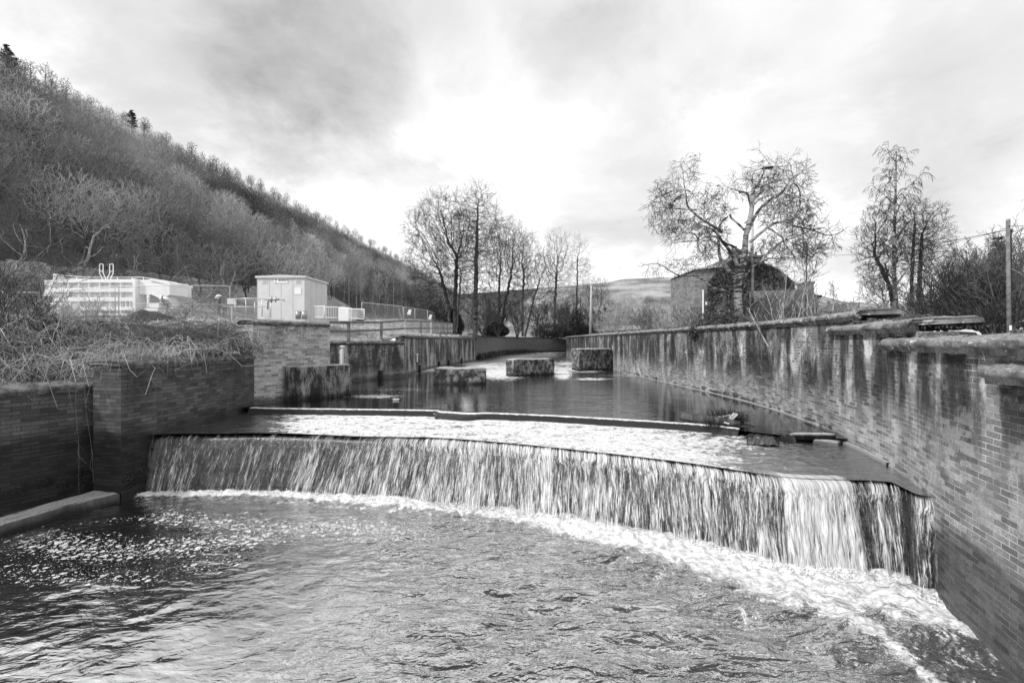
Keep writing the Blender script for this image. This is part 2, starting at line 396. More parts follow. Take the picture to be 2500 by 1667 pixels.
# ------------------------------------------------------------------ river walls
RW = [(8.5, 71), (8.4, 50), (8.6, 38), (8.95, 29.7), (9.2, 24.6), (9.42, 21.2), (9.45, 18.5), (9.3, 16.2), (8.93, 13.6), (8.4, 11.5), (8.0, 10), (7.55, 8.75), (7.03, 7.65), (6.68, 6.8), (6.3, 5.66), (5.75, 4), (5.2, 2), (4.95, 0), (4.8, -2)]
RWs = spline(RW, 330)
def offset(P, d):
    """shift a plan polyline sideways; +d is to the right of its direction of travel"""
    P = np.asarray(P, float); T = np.gradient(P, axis=0); T /= np.linalg.norm(T, axis=1)[:, None]
    return P + np.stack([T[:, 1], -T[:, 0]], 1) * d
def wall_face(name, P, z0, ztop, thick, side, mat, parent, seed=0.0, rough=.006):
    """P plan polyline (N,2); ztop scalar or array; side=+1 if the bulk lies to the right of travel"""
    P, s = resample(P, .12) if len(P) < 300 else (np.asarray(P), np.r_[0, np.cumsum(np.linalg.norm(np.diff(P, axis=0), axis=1))])
    zt = np.broadcast_to(np.asarray(ztop(P, s) if callable(ztop) else ztop, float), (len(P),))
    B = offset(P, thick * side); nv = 14; V = []; U = []
    for i in range(len(P)):
        T = P[min(i + 1, len(P) - 1)] - P[max(i - 1, 0)]; T /= np.linalg.norm(T) + 1e-9; nx, ny = -T[1] * side, T[0] * side
        for j in range(nv):
            z = z0 + (zt[i] - z0) * j / (nv - 1); d = rough * vnoise(s[i] * 1.1 + seed, z * 1.3, 5)
            V.append((P[i, 0] + nx * d, P[i, 1] + ny * d, z)); U.append((s[i], z))
        V.append((B[i, 0], B[i, 1], zt[i])); U.append((s[i], zt[i] + thick)); V.append((B[i, 0], B[i, 1], z0)); U.append((s[i], zt[i] + thick + 4))
    n = nv + 2; Fc = grid_faces(len(P), n)
    if side < 0: Fc = Fc[:, ::-1]
    Fc = Fc.tolist()
    for i in (0, len(P) - 1):
        b0 = len(V)
        for j in range(nv):
            z = z0 + (zt[i] - z0) * j / (nv - 1)
            V += [(P[i, 0], P[i, 1], z), (B[i, 0], B[i, 1], z)]; U += [(s[i], z), (s[i] + thick * (-1 if i == 0 else 1), z)]
        for j in range(nv - 1): Fc.append([b0 + 2 * j, b0 + 2 * j + 1, b0 + 2 * j + 3, b0 + 2 * j + 2])
    return mk(name, V, [tuple(f) for f in Fc], mat, parent, uv=U)
def coping(name, P, z, side, mat, parent, over=.13, thick=.25, depth=.75, hump=.10, seed=0.0, rag=.02, ends=.08):
    """rounded weathered slab on a wall; overhangs the face by `over`"""
    P, s = resample(P, .07); N = len(P)
    prof = [(-.02, -thick - .05), (over - .06, -thick - .05), (over - .05, -thick + .02), (over - .01, -thick + .03), (over + .02, -thick * .65), (over, -thick * .3), (over - .05, -.03), (over - .16, hump * .15), (over - .36, hump * .8), (-depth * .55, hump), (-depth * .9, hump * .6), (-depth, -thick * .4), (-depth, -thick)]
    V = []; M = len(prof)
    T = np.gradient(P, axis=0); T /= np.linalg.norm(T, axis=1)[:, None]; NX = np.stack([-T[:, 1], T[:, 0]], 1) * side
    for i in range(N):
        e = min(s[i], s[-1] - s[i]); sh = 1 - .55 * max(0, 1 - e / ends) ** 2 if ends > 0 else 1
        joint = .03 if (s[i] % .95) < .075 else 0
        for k, (o, zz) in enumerate(prof):
            w = vnoise(s[i] * 3.1 + seed, k * .8, seed) * rag * .55 + vnoise(s[i] * 9 + seed, k * 1.7, 3) * rag * .6 + vnoise(s[i] * 21 + seed, k * 2.9, 5) * rag * .5
            lump = max(0, vnoise(s[i] * 1.7 + seed, k * .35, 9)) * rag * .9 if 5 <= k <= 11 else 0
            oo = (o if o < 0 else o * sh) + w - joint; V.append((P[i, 0] + NX[i, 0] * oo, P[i, 1] + NX[i, 1] * oo, z + zz * (sh if zz < 0 else sh) + w * .7 + lump - joint))
    Fc = grid_faces(N, M); Fc = Fc if side < 0 else Fc[:, ::-1]
    Fc = [tuple(f) for f in Fc.tolist()] + [tuple(range(M)), tuple((N - 1) * M + k for k in range(M))[::-1]]
    return mk(name, V, Fc, mat, parent, smooth=True)
def cut(P, ya, yb):
    m = (P[:, 1] <= max(ya, yb)) & (P[:, 1] >= min(ya, yb)); return P[m]

rwall = empty('river_wall', (0, 0, 0), 0, 'long stained brick river wall on the right curving from the far bend past the weir, under stepped mossy copings', 'wall')
def rtop(P, s):
    y = P[:, 1]; return np.where(y > 10.6, 4.68, np.where(y > 8.0, 4.38, np.where(y > 4.3, 4.05, 3.72)))
wall_face('brick_face', RWs, -.8, rtop, .55, -1, MAT['brick_right'], rwall)
A = cut(RWs, 71, 10.6); B_ = cut(RWs, 12.4, 8.0); C_ = cut(RWs, 9.45, 4.3); D_ = cut(RWs, 6.1, 0)
for P_, zt, dp, hp, ov, sd_ in ((A, 4.93, .8, .04, .13, 1.), (B_, 4.60, .9, .05, .19, 5.), (C_, 4.26, .8, .03, .22, 9.), (D_, 3.9, 1.1, .12, .22, 13.)):
    coping('coping', P_, zt, -1, MAT['coping'], rwall, over=ov, thick=.18, depth=dp, hump=hp, seed=sd_, rag=.034)
# narrow concrete footing that shows as a bright line along the water
sl, ss_ = resample(cut(RWs, 36, 9.2), .1)
mb = []; inn = offset(sl, .07); outp = offset(sl, -.1)
V = []; 
for i in range(len(sl)):
    w = .02 * vnoise(ss_[i] * 2, 1, 2); zt = 1.81 if sl[i, 1] > 13 else 1.69 + .0 * ss_[i]
    V += [(inn[i, 0] + w, inn[i, 1], zt - .3), (inn[i, 0] + w, inn[i, 1], zt + w), (outp[i, 0], outp[i, 1], zt + .02)]
mk('footing', V, grid_faces(len(sl), 3), MAT['conc_ledge'], rwall)

# lower course of darker brick under the near part, set 6 cm proud
L1w = [(-14.2, 6.0), (-13.0, 9.0), (-12.4, 10.5), (-11.42, 12.55), (-10.95, 13.7)]
w1 = empty('retaining_wall', (0, 0, 0), 0, 'dark damp brick wall nearest on the left, standing on the concrete ledge', 'wall')
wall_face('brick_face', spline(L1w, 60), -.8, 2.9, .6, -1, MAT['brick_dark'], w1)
coping('coping', spline(L1w, 60)[:56], 3.08, -1, MAT['coping_dark'], w1, over=.12, thick=.16, depth=1.0, hump=.08, seed=2., rag=.03)
# L2: projecting wall with a square nose
w2 = empty('retaining_wall', (0, 0, 0), 0, 'dark brick wall with a square corner left of the waterfall, brambles hanging over its coping', 'wall')
L2 = spline([(-10.22, 11.9), (-10.08, 12.7), (-9.98, 14.2), (-9.86, 17.4)], 60); ret = None
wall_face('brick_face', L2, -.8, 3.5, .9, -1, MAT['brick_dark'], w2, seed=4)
coping('coping', L2, 3.67, -1, MAT['coping_dark'], w2, over=.10, thick=.15, depth=1.1, hump=.06, seed=5., rag=.03)
# L3
w3 = empty('retaining_wall', (0, 0, 0), 0, 'tallest weathered brick wall on the left, between the brambles and the concrete pier', 'wall')
L3 = spline([(-9.88, 17.35), (-9.2, 18.6), (-8.2, 20.5)], 40)
wall_face('brick_face', L3, -.6, 4.83, .9, -1, MAT['brick_mid'], w3, seed=6)
coping('coping', L3, 5.01, -1, MAT['coping_dark'], w3, over=.10, thick=.13, depth=1.0, hump=.06, seed=8., rag=.03)
# L4
w4 = empty('retaining_wall', (0, 0, 0), 0, 'low brick wall with dark vertical stains beyond the concrete pier', 'wall')
L4 = spline([(-11.2, 24.0), (-9.7, 27.4), (-8.45, 29.2), (-7.32, 30.9)], 60)
wall_face('brick_face', L4, 0, 3.98, .6, -1, MAT['brick_far'], w4, seed=6)
coping('coping', L4, 4.2, -1, MAT['coping_dark'], w4, over=.10, thick=.17, depth=1.0, hump=.06, seed=11., rag=.03)
# L5
w5 = empty('retaining_wall', (0, 0, 0), 0, 'pale brick wall with a large dark stain and a white gauge board, in front of the bare trees', 'wall')
L5 = spline([(-7.32, 30.9), (-7.25, 36), (-6.9, 42.2), (-4.45, 55.6)], 90)
wall_face('brick_face', L5, 0, 4.42, .6, -1, MAT['brick_far'], w5, seed=60)
coping('coping', L5, 4.64, -1, MAT['coping_dark'], w5, over=.12, thick=.17, depth=1.1, hump=.06, seed=13., rag=.04)
gb = MB(); gb.box(-.03, .03, -.4, .4, 0, .08).box(-.03, .03, -.1, .1, -.55, .08)
go = gb.build('gauge_marker', MAT['white_paint'])
go.location = (-7.2, 34.6, 3.2); tag(go, 'small white T-shaped gauge board fixed on the pale stained brick wall', 'gauge board')
# L6 far wall
w6 = empty('retaining_wall', (0, 0, 0), 0, 'dull far brick wall curving behind the river bend below the bare trees', 'wall')
L6 = spline([(-4.5, 56.5), (-5.0, 64), (-3.2, 76), (-.6, 90), (4.5, 100), (14, 106), (30, 112)], 160)
wall_face('brick_face', L6, 0, 4.9, .6, -1, MAT['brick_dull'], w6, seed=2)
coping('coping', L6, 5.12, -1, MAT['coping_dark'], w6, over=.12, thick=.2, depth=1.1, hump=.08, seed=17., rag=.05)
# weep-hole flaps on the far wall foot
for k, (px, py) in enumerate(((950, 921), (1058, 905), (1108, 893), (1132, 889), (1150, 884))):
    Yk = F * 2.35 / (py + 2 - CY); m_ = MB(); m_.box(-.09, .09, -.22, .22, 0, .62, .02).box(.05, .13, -.16, .16, .1, .2, .02)
    o_ = m_.build('drain_flap', MAT['black']); Xk = np.interp(Yk, L4[:, 1], L4[:, 0]) if Yk < 30.9 else np.interp(Yk, L5[:, 1], L5[:, 0])
    o_.location = (Xk + .06, Yk, 1.72); tag(o_, 'small black drain flap at the foot of the far brick wall', 'drain flap', 'drain flaps along the foot of the far wall')
# pale pipe post at L4
m_ = MB(); m_.tube([(0, 0, 0), (0, 0, 2.35)], .07, 10).box(-.1, .1, -.1, .1, 2.3, 2.4, .02).box(-.13, -.05, -.03, .03, 0, 2.2, .01)
pp = m_.build('vertical_pipe', MAT['kiosk']); pp.location = (*[(836 - CX) / F * 22.5, 22.5], 1.6); tag(pp, 'pale vertical pipe standing behind the concrete pier against the low wall', 'pipe')

# ------------------------------------------------------------------ concrete ledge, piers
def rock_box(name, poly, z0, z1, mat, label, cat, group=None, bev=.08, seed=0.0, amp=.02, sub=9):
    """plan polygon extruded up; top edge rounded, faces roughened"""
    poly = [Vector((*p, 0)) for p in poly]; c = sum(poly, Vector()) / len(poly); ring = []
    for i, p in enumerate(poly):
        q = poly[(i + 1) % len(poly)]
        for k in range(sub): ring.append(p.lerp(q, k / sub))
    n = len(ring); V = []; lv = [(z0, 0), (z0 + (z1 - z0) * .25, 0), (z0 + (z1 - z0) * .5, 0), (z0 + (z1 - z0) * .75, 0), (z1 - bev, 0), (z1 - bev * .35, bev * .35), (z1, bev)]
    for z, ins in lv:
        for p in ring:
            d = (c - p); d = d / max(d.length, 1e-6) * ins; q = p + d; w = amp * vnoise(q.x * 3 + seed, q.y * 3, z * 3) + amp * .5 * vnoise(q.x * 9 + seed, q.y * 9, z * 9)
            V.append((q.x + w, q.y + w, z + (amp * .6 * vnoise(q.x * 5, q.y * 5, seed) if z > z1 - bev * .5 else 0)))
    for r_ in (.66, .33):
        for p in ring:
            q = c.lerp(p, r_); V.append((q.x, q.y, z1 + amp * 1.2 * vnoise(q.x * 4, q.y * 4, seed)))
    V.append((c.x, c.y, z1)); L = len(lv) + 2; Fc = []
    for j in range(L - 1):
        for k in range(n): Fc.append((j * n + k, j * n + (k + 1) % n, (j + 1) * n + (k + 1) % n, (j + 1) * n + k))
    for k in range(n): Fc.append(((L - 1) * n + k, (L - 1) * n + (k + 1) % n, L * n))
    Fc.append(tuple(range(n))[::-1])
    return tag(mk(name, V, Fc, mat, smooth=False), label, cat, group)
rock_box('concrete_ledge', [(-12.2, 6.6), gpt(0, 1281, .25), (-10.75, 10.8), gpt(292, 1204, .25), gpt(254, 1190, .25), gpt(122, 1226, .25), gpt(0, 1264, .25), (-12.9, 6.8)], -.6, .25, MAT['conc_ledge'], 'long pale concrete ledge at water level below the dark left wall', 'ledge', bev=.05, seed=3, amp=.03, sub=14)
rock_box('concrete_pier', [(-9.15, 18.35), (-7.16, 20.3), (-7.7, 21.2), (-9.5, 19.4)], 1.0, 3.17, MAT['conc'], 'tall dark-streaked concrete pier with a flat top against the left wall', 'concrete pier', 'concrete piers standing in the river', seed=1, bev=.05)
rock_box('concrete_pier', [(-4.44, 25.7), (-1.53, 25.7), (-1.5, 26.7), (-4.42, 26.7)], 1.0, 2.70, MAT['conc_moss'], 'long low mossy concrete pier with a rounded top, standing in midstream nearest the duck', 'concrete pier', 'concrete piers standing in the river', seed=5, bev=.16, amp=.04)
rock_box('concrete_pier', [(.17, 30.9), (3.06, 33.0), (2.5, 33.9), (-.4, 31.9)], 1.0, 2.97, MAT['conc_moss'], 'mossy concrete pier turned at an angle in midstream, second from the right wall', 'concrete pier', 'concrete piers standing in the river', seed=8, bev=.1, amp=.05)
rock_box('concrete_pier', [(5.47, 36.8), (8.5, 38.6), (8.3, 40.0), (5.1, 38.8)], 1.0, 3.6, MAT['conc_moss'], 'square concrete pier with a dark stained face touching the right wall', 'concrete pier', 'concrete piers standing in the river', seed=12, bev=.08, amp=.04)

# ------------------------------------------------------------------ weir: crest and base curves measured from the photo
D = 1.06293
crest_px = [(346, 999), (400, 997.5), (500, 997), (640, 996), (830, 1003), (1010, 1007), (1190, 1021), (1370, 1040), (1560, 1062), (1700, 1083), (1800, 1098), (1900, 1104), (2000, 1106), (2070, 1114), (2108, 1138)]
base_px = [(318, 1139), (360, 1136), (440, 1133), (590, 1132), (790, 1139), (985, 1158), (1185, 1177), (1370, 1208), (1575, 1243), (1715, 1272), (1815, 1292), (1925, 1312), (2030, 1330), (2110, 1346), (2145, 1362)]
ZC, ZL = 1.6, 0.0
NC = 900
crest = spline([gpt(x * D, y * D, ZC) for x, y in crest_px], NC)
basec = []
for (x, y), (cx_, cy_) in zip(base_px, [gpt(x * D, y * D, ZC) for x, y in crest_px]):
    b = np.array(gpt(x * D, y * D, ZL)); basec.append(b)
basec = np.array([(-10.4, 12.35)] + basec + [(7.40, 7.2)])
cw = np.array([(-10.3, 12.8)] + [gpt(x * D, y * D, ZC) for x, y in crest_px] + [(7.36, 7.45)])
# keep a steady batter of 0.25-0.5 m between crest and foot
for i in range(len(cw)):
    d = basec[i] - cw[i]; L = np.linalg.norm(d); T = cw[min(i + 1, len(cw) - 1)] - cw[max(i - 1, 0)]; n_ = np.array([T[1], -T[0]]); n_ /= np.linalg.norm(n_)
    if n_ @ np.array([0, -1.]) < 0: n_ = -n_
    basec[i] = cw[i] + n_ * np.clip(d @ n_, .22, .5) + (T / np.linalg.norm(T)) * np.clip(d @ (T / np.linalg.norm(T)), -.45, .3)
# parametrise both by the control index so that streams run crest -> foot
def by_index(P, n):
    P = np.asarray(P); K = len(P); Q = np.vstack([2 * P[0] - P[1], P, 2 * P[-1] - P[-2]]); out = np.zeros((n, 2))
    for j, t in enumerate(np.linspace(0, K - 1, n)):
        i = min(int(t), K - 2); t = t - i; p0, p1, p2, p3 = Q[i:i + 4]
        out[j] = .5 * ((2 * p1) + (-p0 + p2) * t + (2 * p0 - 5 * p1 + 4 * p2 - p3) * t * t + (-p0 + 3 * p1 - 3 * p2 + p3) * t ** 3)
    return out
NC = 1400
crest = by_index(cw, NC); basec = by_index(basec, NC); sC = np.r_[0, np.cumsum(np.linalg.norm(np.diff(crest, axis=0), axis=1))]
inw = (crest - basec); inw /= np.linalg.norm(inw, axis=1)[:, None]
def _weir(t, p):
    uv = t.uv(); u, v = t.sep(uv)[:2]; b = t.new('ShaderNodeTexBrick'); t.put(b.inputs['Vector'], uv); b.inputs['Scale'].default_value = 1
    b.inputs['Brick Width'].default_value = .6; b.inputs['Row Height'].default_value = .3; b.inputs['Mortar Size'].default_value = .015; b.inputs['Mortar Smooth'].default_value = .6
    n = t.noise(uv, 4, 6, .7); s = t.noise(t.comb(t.m('MULTIPLY', u, 5), t.m('MULTIPLY', v, .8), 0), 1.5, 5, .6)
    c = t.m('MULTIPLY', t.ss(n, .3, .7, .012, .06), t.ss(s, .3, .7, .4, 1.6)); c = t.mix(b.outputs['Fac'], c, .02)
    t.put(p.inputs['Base Color'], t.comb(c, c, c)); p.inputs['Roughness'].default_value = .25
    t.put(p.inputs['Normal'], t.bump(t.m('ADD', n, s), .8, .05))
MAT['weir'] = material('wet weir masonry', _weir, spec=.6)
weir = empty('weir', (0, 0, 0), 0, 'curved masonry weir that the white waterfall runs over', 'weir')
V = []; U = []; prof = [(0.9, -.12), (.12, -.1), (.05, -.13), (.0, -.22)]
for i in range(0, NC, 4):
    for o, dz in prof: V.append((*(crest[i] + inw[i] * (o + .05)), ZC + dz)); U.append((sC[i], ZC + dz - o))
    b = basec[i] + inw[i] * .12
    for f in (.25, .5, .75, 1.0): V.append((*(crest[i] * (1 - f) + b * f + inw[i] * .05 * (1 - f)), ZC * (1 - f) - .6 * (f == 1))); U.append((sC[i], ZC * (1 - f)))
mk('stone_face', V, grid_faces(len(range(0, NC, 4)), 8)[:, ::-1], MAT['weir'], weir, uv=U)
# upper sill beam
ridge_px = [(578, 936.5), (640, 938), (800, 940), (1000, 943), (1080, 947), (1250, 954), (1400, 962), (1560, 972), (1640, 978), (1700, 985)]
rid = spline([gpt(x * D, y * D, 1.80) for x, y in ridge_px], 260)
T = np.gradient(rid, axis=0); T /= np.linalg.norm(T, axis=1)[:, None]; NR = np.stack([T[:, 1], -T[:, 0]], 1)     # towards the camera
sR = np.r_[0, np.cumsum(np.linalg.norm(np.diff(rid, axis=0), axis=1))]
def notch(s):   # the low gap in the sill seen at photo x 1065..1150
    a = sR[np.argmin(abs((rid[:, 0] / rid[:, 1]) * F + CX - 1068))]; b = sR[np.argmin(abs((rid[:, 0] / rid[:, 1]) * F + CX - 1150))]
    return sst(s, a - .03, a + .12) * (1 - sst(s, b - .1, b + .7)), a, b
nt, na_, nb_ = notch(sR)
sill_prof = [(-.34, 0, 0), (-.30, 0, .62), (-.2, 0, .82), (-.05, 0, .90), (.06, 0, .88), (.12, 0, .80), (.15, 0, .66), (.18, 0, .3), (.18, 0, 0)]
V = []
for i in range(len(rid)):
    for k, (o, _, zf) in enumerate(sill_prof):
        z = .9 + zf * 1.0; z = z - nt[i] * .1 * (zf > .5); V.append((*(rid[i] + NR[i] * o), z + .01 * vnoise(sR[i] * 3, k)))
Fc = [tuple(f) for f in grid_faces(len(rid), len(sill_prof)).tolist()] + [tuple(range(9)), tuple((len(rid) - 1) * 9 + k for k in range(9))[::-1]]
tag(mk('weir_sill', V, Fc, MAT['weir'], smooth=True), 'low rounded sill beam across the river above the waterfall', 'sill')

# ------------------------------------------------------------------ water
def water_mat(name, body=.012, rough=.03, ior=1.6, waves=(), foam=True, foamscale=1.0, spots=False, spec=.5, foamcol=.80, gain=1.0, fcut=0.0):
    def fn(t, p):
        o = t.pos(); x, y, z = t.sep(o)[:3]; pl = t.comb(x, y, 0.0)
        h = None
        for sc, st, k, det, dist in waves:
            n = t.noise(t.scale(pl, st), sc, det, .55, dist); n = t.m('MULTIPLY', n, k); h = n if h is None else t.m('ADD', h, n)
        wv = t.attr('rough'); hh = t.m('MULTIPLY', h, t.m('ADD', t.m('MULTIPLY', wv, 1.0), .12))
        nm = t.bump(hh, 1.0, 1.0)
        p.inputs['IOR'].default_value = ior; c = body
        t.put(p.inputs['Normal'], nm)
        f = None
        if foam:
            a = t.attr('foam')
            v1 = t.vor(t.vm('ADD', pl, t.vm('SCALE', t.noise(pl, 2.5, 4, .6, col=True))), 5 * foamscale, 'SMOOTH_F1')
            n1 = t.noise(t.scale(pl, (1, 1, 1)), 2.4 * foamscale, 8, .68, .8); n2 = t.noise(pl, 14 * foamscale, 6, .75, .5)
            lace = t.m('ADD', t.m('ADD', t.m('MULTIPLY', t.ss(n1, .3, .7, 0, 1, 'LINEAR'), .62), t.m('MULTIPLY', t.ss(n2, .3, .7, 0, 1, 'LINEAR'), .38)), t.m('MULTIPLY', v1, .25))
            f = t.ss(t.m('SUBTRACT', a, lace), -.08, .20)
            f = t.m('MULTIPLY', f, t.ss(a, 0.02, .15))
        if spots:
            a2 = t.attr('spots'); tot = None
            for sc, th in ((7.5, .30), (16, .26), (30, .25)):
                pj = t.vm('ADD', pl, t.vm('SCALE', t.noise(pl, 9, 3, .6, col=True))); pj.node.inputs[0].links[0].from_node
                v = t.vor(pl, sc); cl = t.sep(t.vor(pl, sc, out='Color'))[0]
                rad = t.m('MULTIPLY', t.m('MULTIPLY', th, t.m('SUBTRACT', a2, t.m('MULTIPLY', cl, .95))), 1.9)
                e = t.m('ADD', v, t.m('MULTIPLY', t.m('SUBTRACT', t.noise(pl, sc * 2.6, 3, .6), .5), .38))
                q = t.ss(t.m('SUBTRACT', rad, e), -.02, .03); tot = q if tot is None else t.m('MAXIMUM', tot, q)
            tot = t.m('MULTIPLY', tot, t.ss(t.noise(pl, 26, 4, .7), .36, .5, .45, .9)); f = tot if f is None else t.m('MAXIMUM', f, tot)
        if f is not None:
            shade = t.ss(t.noise(pl, 9, 6, .7, .4), .32, .62, .5, 1.0)
            c = t.mix(f, t.m('ADD', body, t.m('MULTIPLY', t.m('MULTIPLY', a, .09), t.ss(lace, .35, .62))), t.m('MULTIPLY', foamcol, shade)); t.put(p.inputs['Roughness'], t.ss(f, 0, 1, rough, .8, 'LINEAR'))
        else: p.inputs['Roughness'].default_value = rough
        t.put(p.inputs['Base Color'], t.comb(c, c, c) if not isinstance(c, float) else (c, c, c, 1))
    def fn2(t, p):
        fn(t, p); nsrc = p.inputs['Normal'].links[0].from_socket; rsrc = p.inputs['Roughness'].links[0].from_socket if p.inputs['Roughness'].is_linked else None
        p.inputs['Specular IOR Level'].default_value = 0
        fr = t.new('ShaderNodeFresnel'); fr.inputs['IOR'].default_value = 1.33; t.put(fr.inputs['Normal'], nsrc)
        g = t.new('ShaderNodeBsdfGlossy'); g.inputs['Roughness'].default_value = rough; t.put(g.inputs['Normal'], nsrc)
        k = t.m('ADD', t.m('MULTIPLY', t.m('MAXIMUM', t.m('SUBTRACT', fr.outputs[0], .02), 0.0), gain), fcut); k = t.m('MINIMUM', k, .93)
        if rsrc is not None: k = t.m('MULTIPLY', k, t.ss(rsrc, rough + (.8 - rough) * .2, rough + (.8 - rough) * .9, 1.0, .08))
        mx = t.new('ShaderNodeMixShader'); t.put(mx.inputs[0], k); t.l.new(p.outputs[0], mx.inputs[1]); t.l.new(g.outputs[0], mx.inputs[2])
        t.l.new(mx.outputs[0], t.n['Material Output'].inputs['Surface'])
    m = material(name, fn2, spec=spec)
    for nd in m.node_tree.nodes:
        if nd.bl_idname == 'ShaderNodeVectorMath' and nd.operation == 'SCALE': nd.inputs['Scale'].default_value = .16
    return m
MAT['water_low'] = water_mat('pool water', body=.012, rough=.035, gain=2.0, fcut=.045, waves=((1.0, (1, 2.0, 1), .20, 3, .8), (3.2, (1, 1.9, 1), .085, 3, .9), (15, (1, 1.3, 1), .007, 3, .4)), spots=True)
MAT['water_up'] = water_mat('river water', body=.015, rough=.04, gain=1.7, waves=((1.2, (.5, 2.2, 1), .03, 3, .2), (4, (.5, 2.0, 1), .014, 3, .2)), foamscale=1.0, spots=True)
MAT['water_shelf'] = water_mat('fast shallow water', body=.03, rough=.10, gain=2.0, waves=((4, (.7, 1.6, 1), .035, 5, .7), (16, (.7, 1.5, 1), .010, 4, .5)), foamscale=1.4)
def near_curve(P, X, Y):
    """distance and arc position of the nearest point of a polyline, chunked"""
    s = np.r_[0, np.cumsum(np.linalg.norm(np.diff(P, axis=0), axis=1))]; Q = np.stack([X.ravel(), Y.ravel()], 1); d = np.full(len(Q), 1e9); a = np.zeros(len(Q))
    for k in range(0, len(Q), 20000):
        q = Q[k:k + 20000]; dd = ((q[:, None, :] - P[None, :, :]) ** 2).sum(2); j = dd.argmin(1); d[k:k + 20000] = np.sqrt(dd[np.arange(len(q)), j]); a[k:k + 20000] = s[j]
    return d.reshape(X.shape), a.reshape(X.shape)
def strokes(X, Y, z, L):
    """density from polylines given in photo pixels (full-view coordinates) on the plane z: (points, half width m, strength)"""
    f = np.zeros_like(X)
    for pts, w, st in L:
        P = np.array([gpt(x * D, y * D, z) for x, y in pts]); P = resample(P, .12)[0]; d, _ = near_curve(P, X, Y); f = np.maximum(f, st * np.exp(-(d / w) ** 2))
    return f
# lower pool
dx = .045; gx = np.arange(-14.6, 8.4, dx); gy = np.arange(.6, 13.2, dx); X, Y = np.meshgrid(gx, gy, indexing='ij')
bd, ba = near_curve(basec[::6], X, Y); bu = ba / (ba.max() + 1e-6)
wd = np.interp(bu, [0, .08, .3, .5, .62, .72, .85, .95, 1], [.12, .24, .42, .60, .85, 1.2, 1.7, 1.5, .8])
foam = 1.5 * np.exp(-(bd / wd) ** 1.5)
foam = np.maximum(foam, .60 * np.exp(-(bd / (wd * 2.6)) ** 2))
foam = np.maximum(foam, strokes(X, Y, 0, [([(1560, 1265), (1750, 1340), (1900, 1400), (1990, 1440)], .35, .95), ([(1850, 1380), (1980, 1430), (2080, 1500), (2150, 1560)], .22, .8), ([(1600, 1300), (1420, 1240), (1260, 1190), (1100, 1172)], .22, .75),
    ([(1980, 1350), (2090, 1370), (2140, 1385)], .3, .9), ([(1700, 1400), (1800, 1450), (1900, 1500)], .18, .55), ([(1820, 1430), (1700, 1440), (1560, 1400)], .12, .5), ([(2200, 1430), (2270, 1510), (2330, 1568)], .12, .52),
    ([(1200, 1190), (1000, 1180), (800, 1165), (600, 1150)], .3, .62), ([(620, 1165), (480, 1190), (380, 1200)], .35, .48), ([(760, 1190), (600, 1225), (480, 1225)], .40, .44), ([(1500, 1300), (1300, 1260), (1000, 1230)], .9, .27), ([(1900, 1540), (1600, 1500), (1400, 1420)], .6, .30), ([(1700, 1340), (1500, 1380), (1250, 1330)], .7, .24)]))
spots = strokes(X, Y, 0, [([(80, 1240), (250, 1270), (450, 1250), (620, 1230)], .85, 1.0), ([(30, 1310), (300, 1330), (520, 1290)], .6, .78), ([(380, 1185), (600, 1215), (800, 1210), (950, 1220)], .7, 1.0), ([(200, 1200), (420, 1180)], .35, .6), ([(500, 1350), (800, 1400), (1200, 1450), (1700, 1560)], .9, .20), ([(600, 1480), (900, 1560)], .8, .22), ([(1100, 1400), (1500, 1380)], 1.0, .13)])
turb = np.clip(np.exp(-(bd / 2.6) ** 2) * 1.1 + sst(X + .15 * Y, -5.5, 0.5) * .8, .12, 1.25)
turb *= (.20 + .80 * sst(X + .25 * (Y - 6), -4.5, 1.2)) * (.85 + .8 * fbm(X * .45, Y * .7, 9, 3))
# broad real waves
hw = (.030 * np.sin(1.9 * X + 3.3 * Y + 1.5 * vnoise(X * .5, Y * .5)) + .07 * fbm(X * .9, Y * 1.5, 0, 4) + .045 * fbm(X * 2.6 + 5, Y * 4.4, 1, 3)) * (.22 + .78 * turb)
boil = np.exp(-(bd / (wd * .8 + .05)) ** 2); hw = hw + boil * (.05 + .07 * np.abs(fbm(X * 4, Y * 4, 7, 4)) + .05 * fbm(X * 9, Y * 9, 2, 3)); foam_l = foam
hw = hw + .05 * foam.clip(0, 1) * fbm(X * 5, Y * 5, 11, 4)
V = np.stack([X.ravel(), Y.ravel(), hw.ravel()], 1)
tag(mk('pool_water', V, grid_faces(len(gx), len(gy))[:, ::-1].copy() if False else grid_faces(len(gx), len(gy)), MAT['water_low'], attrs={'foam': foam.ravel(), 'spots': spots.ravel(), 'rough': turb.ravel()}, smooth=True), kind='structure')
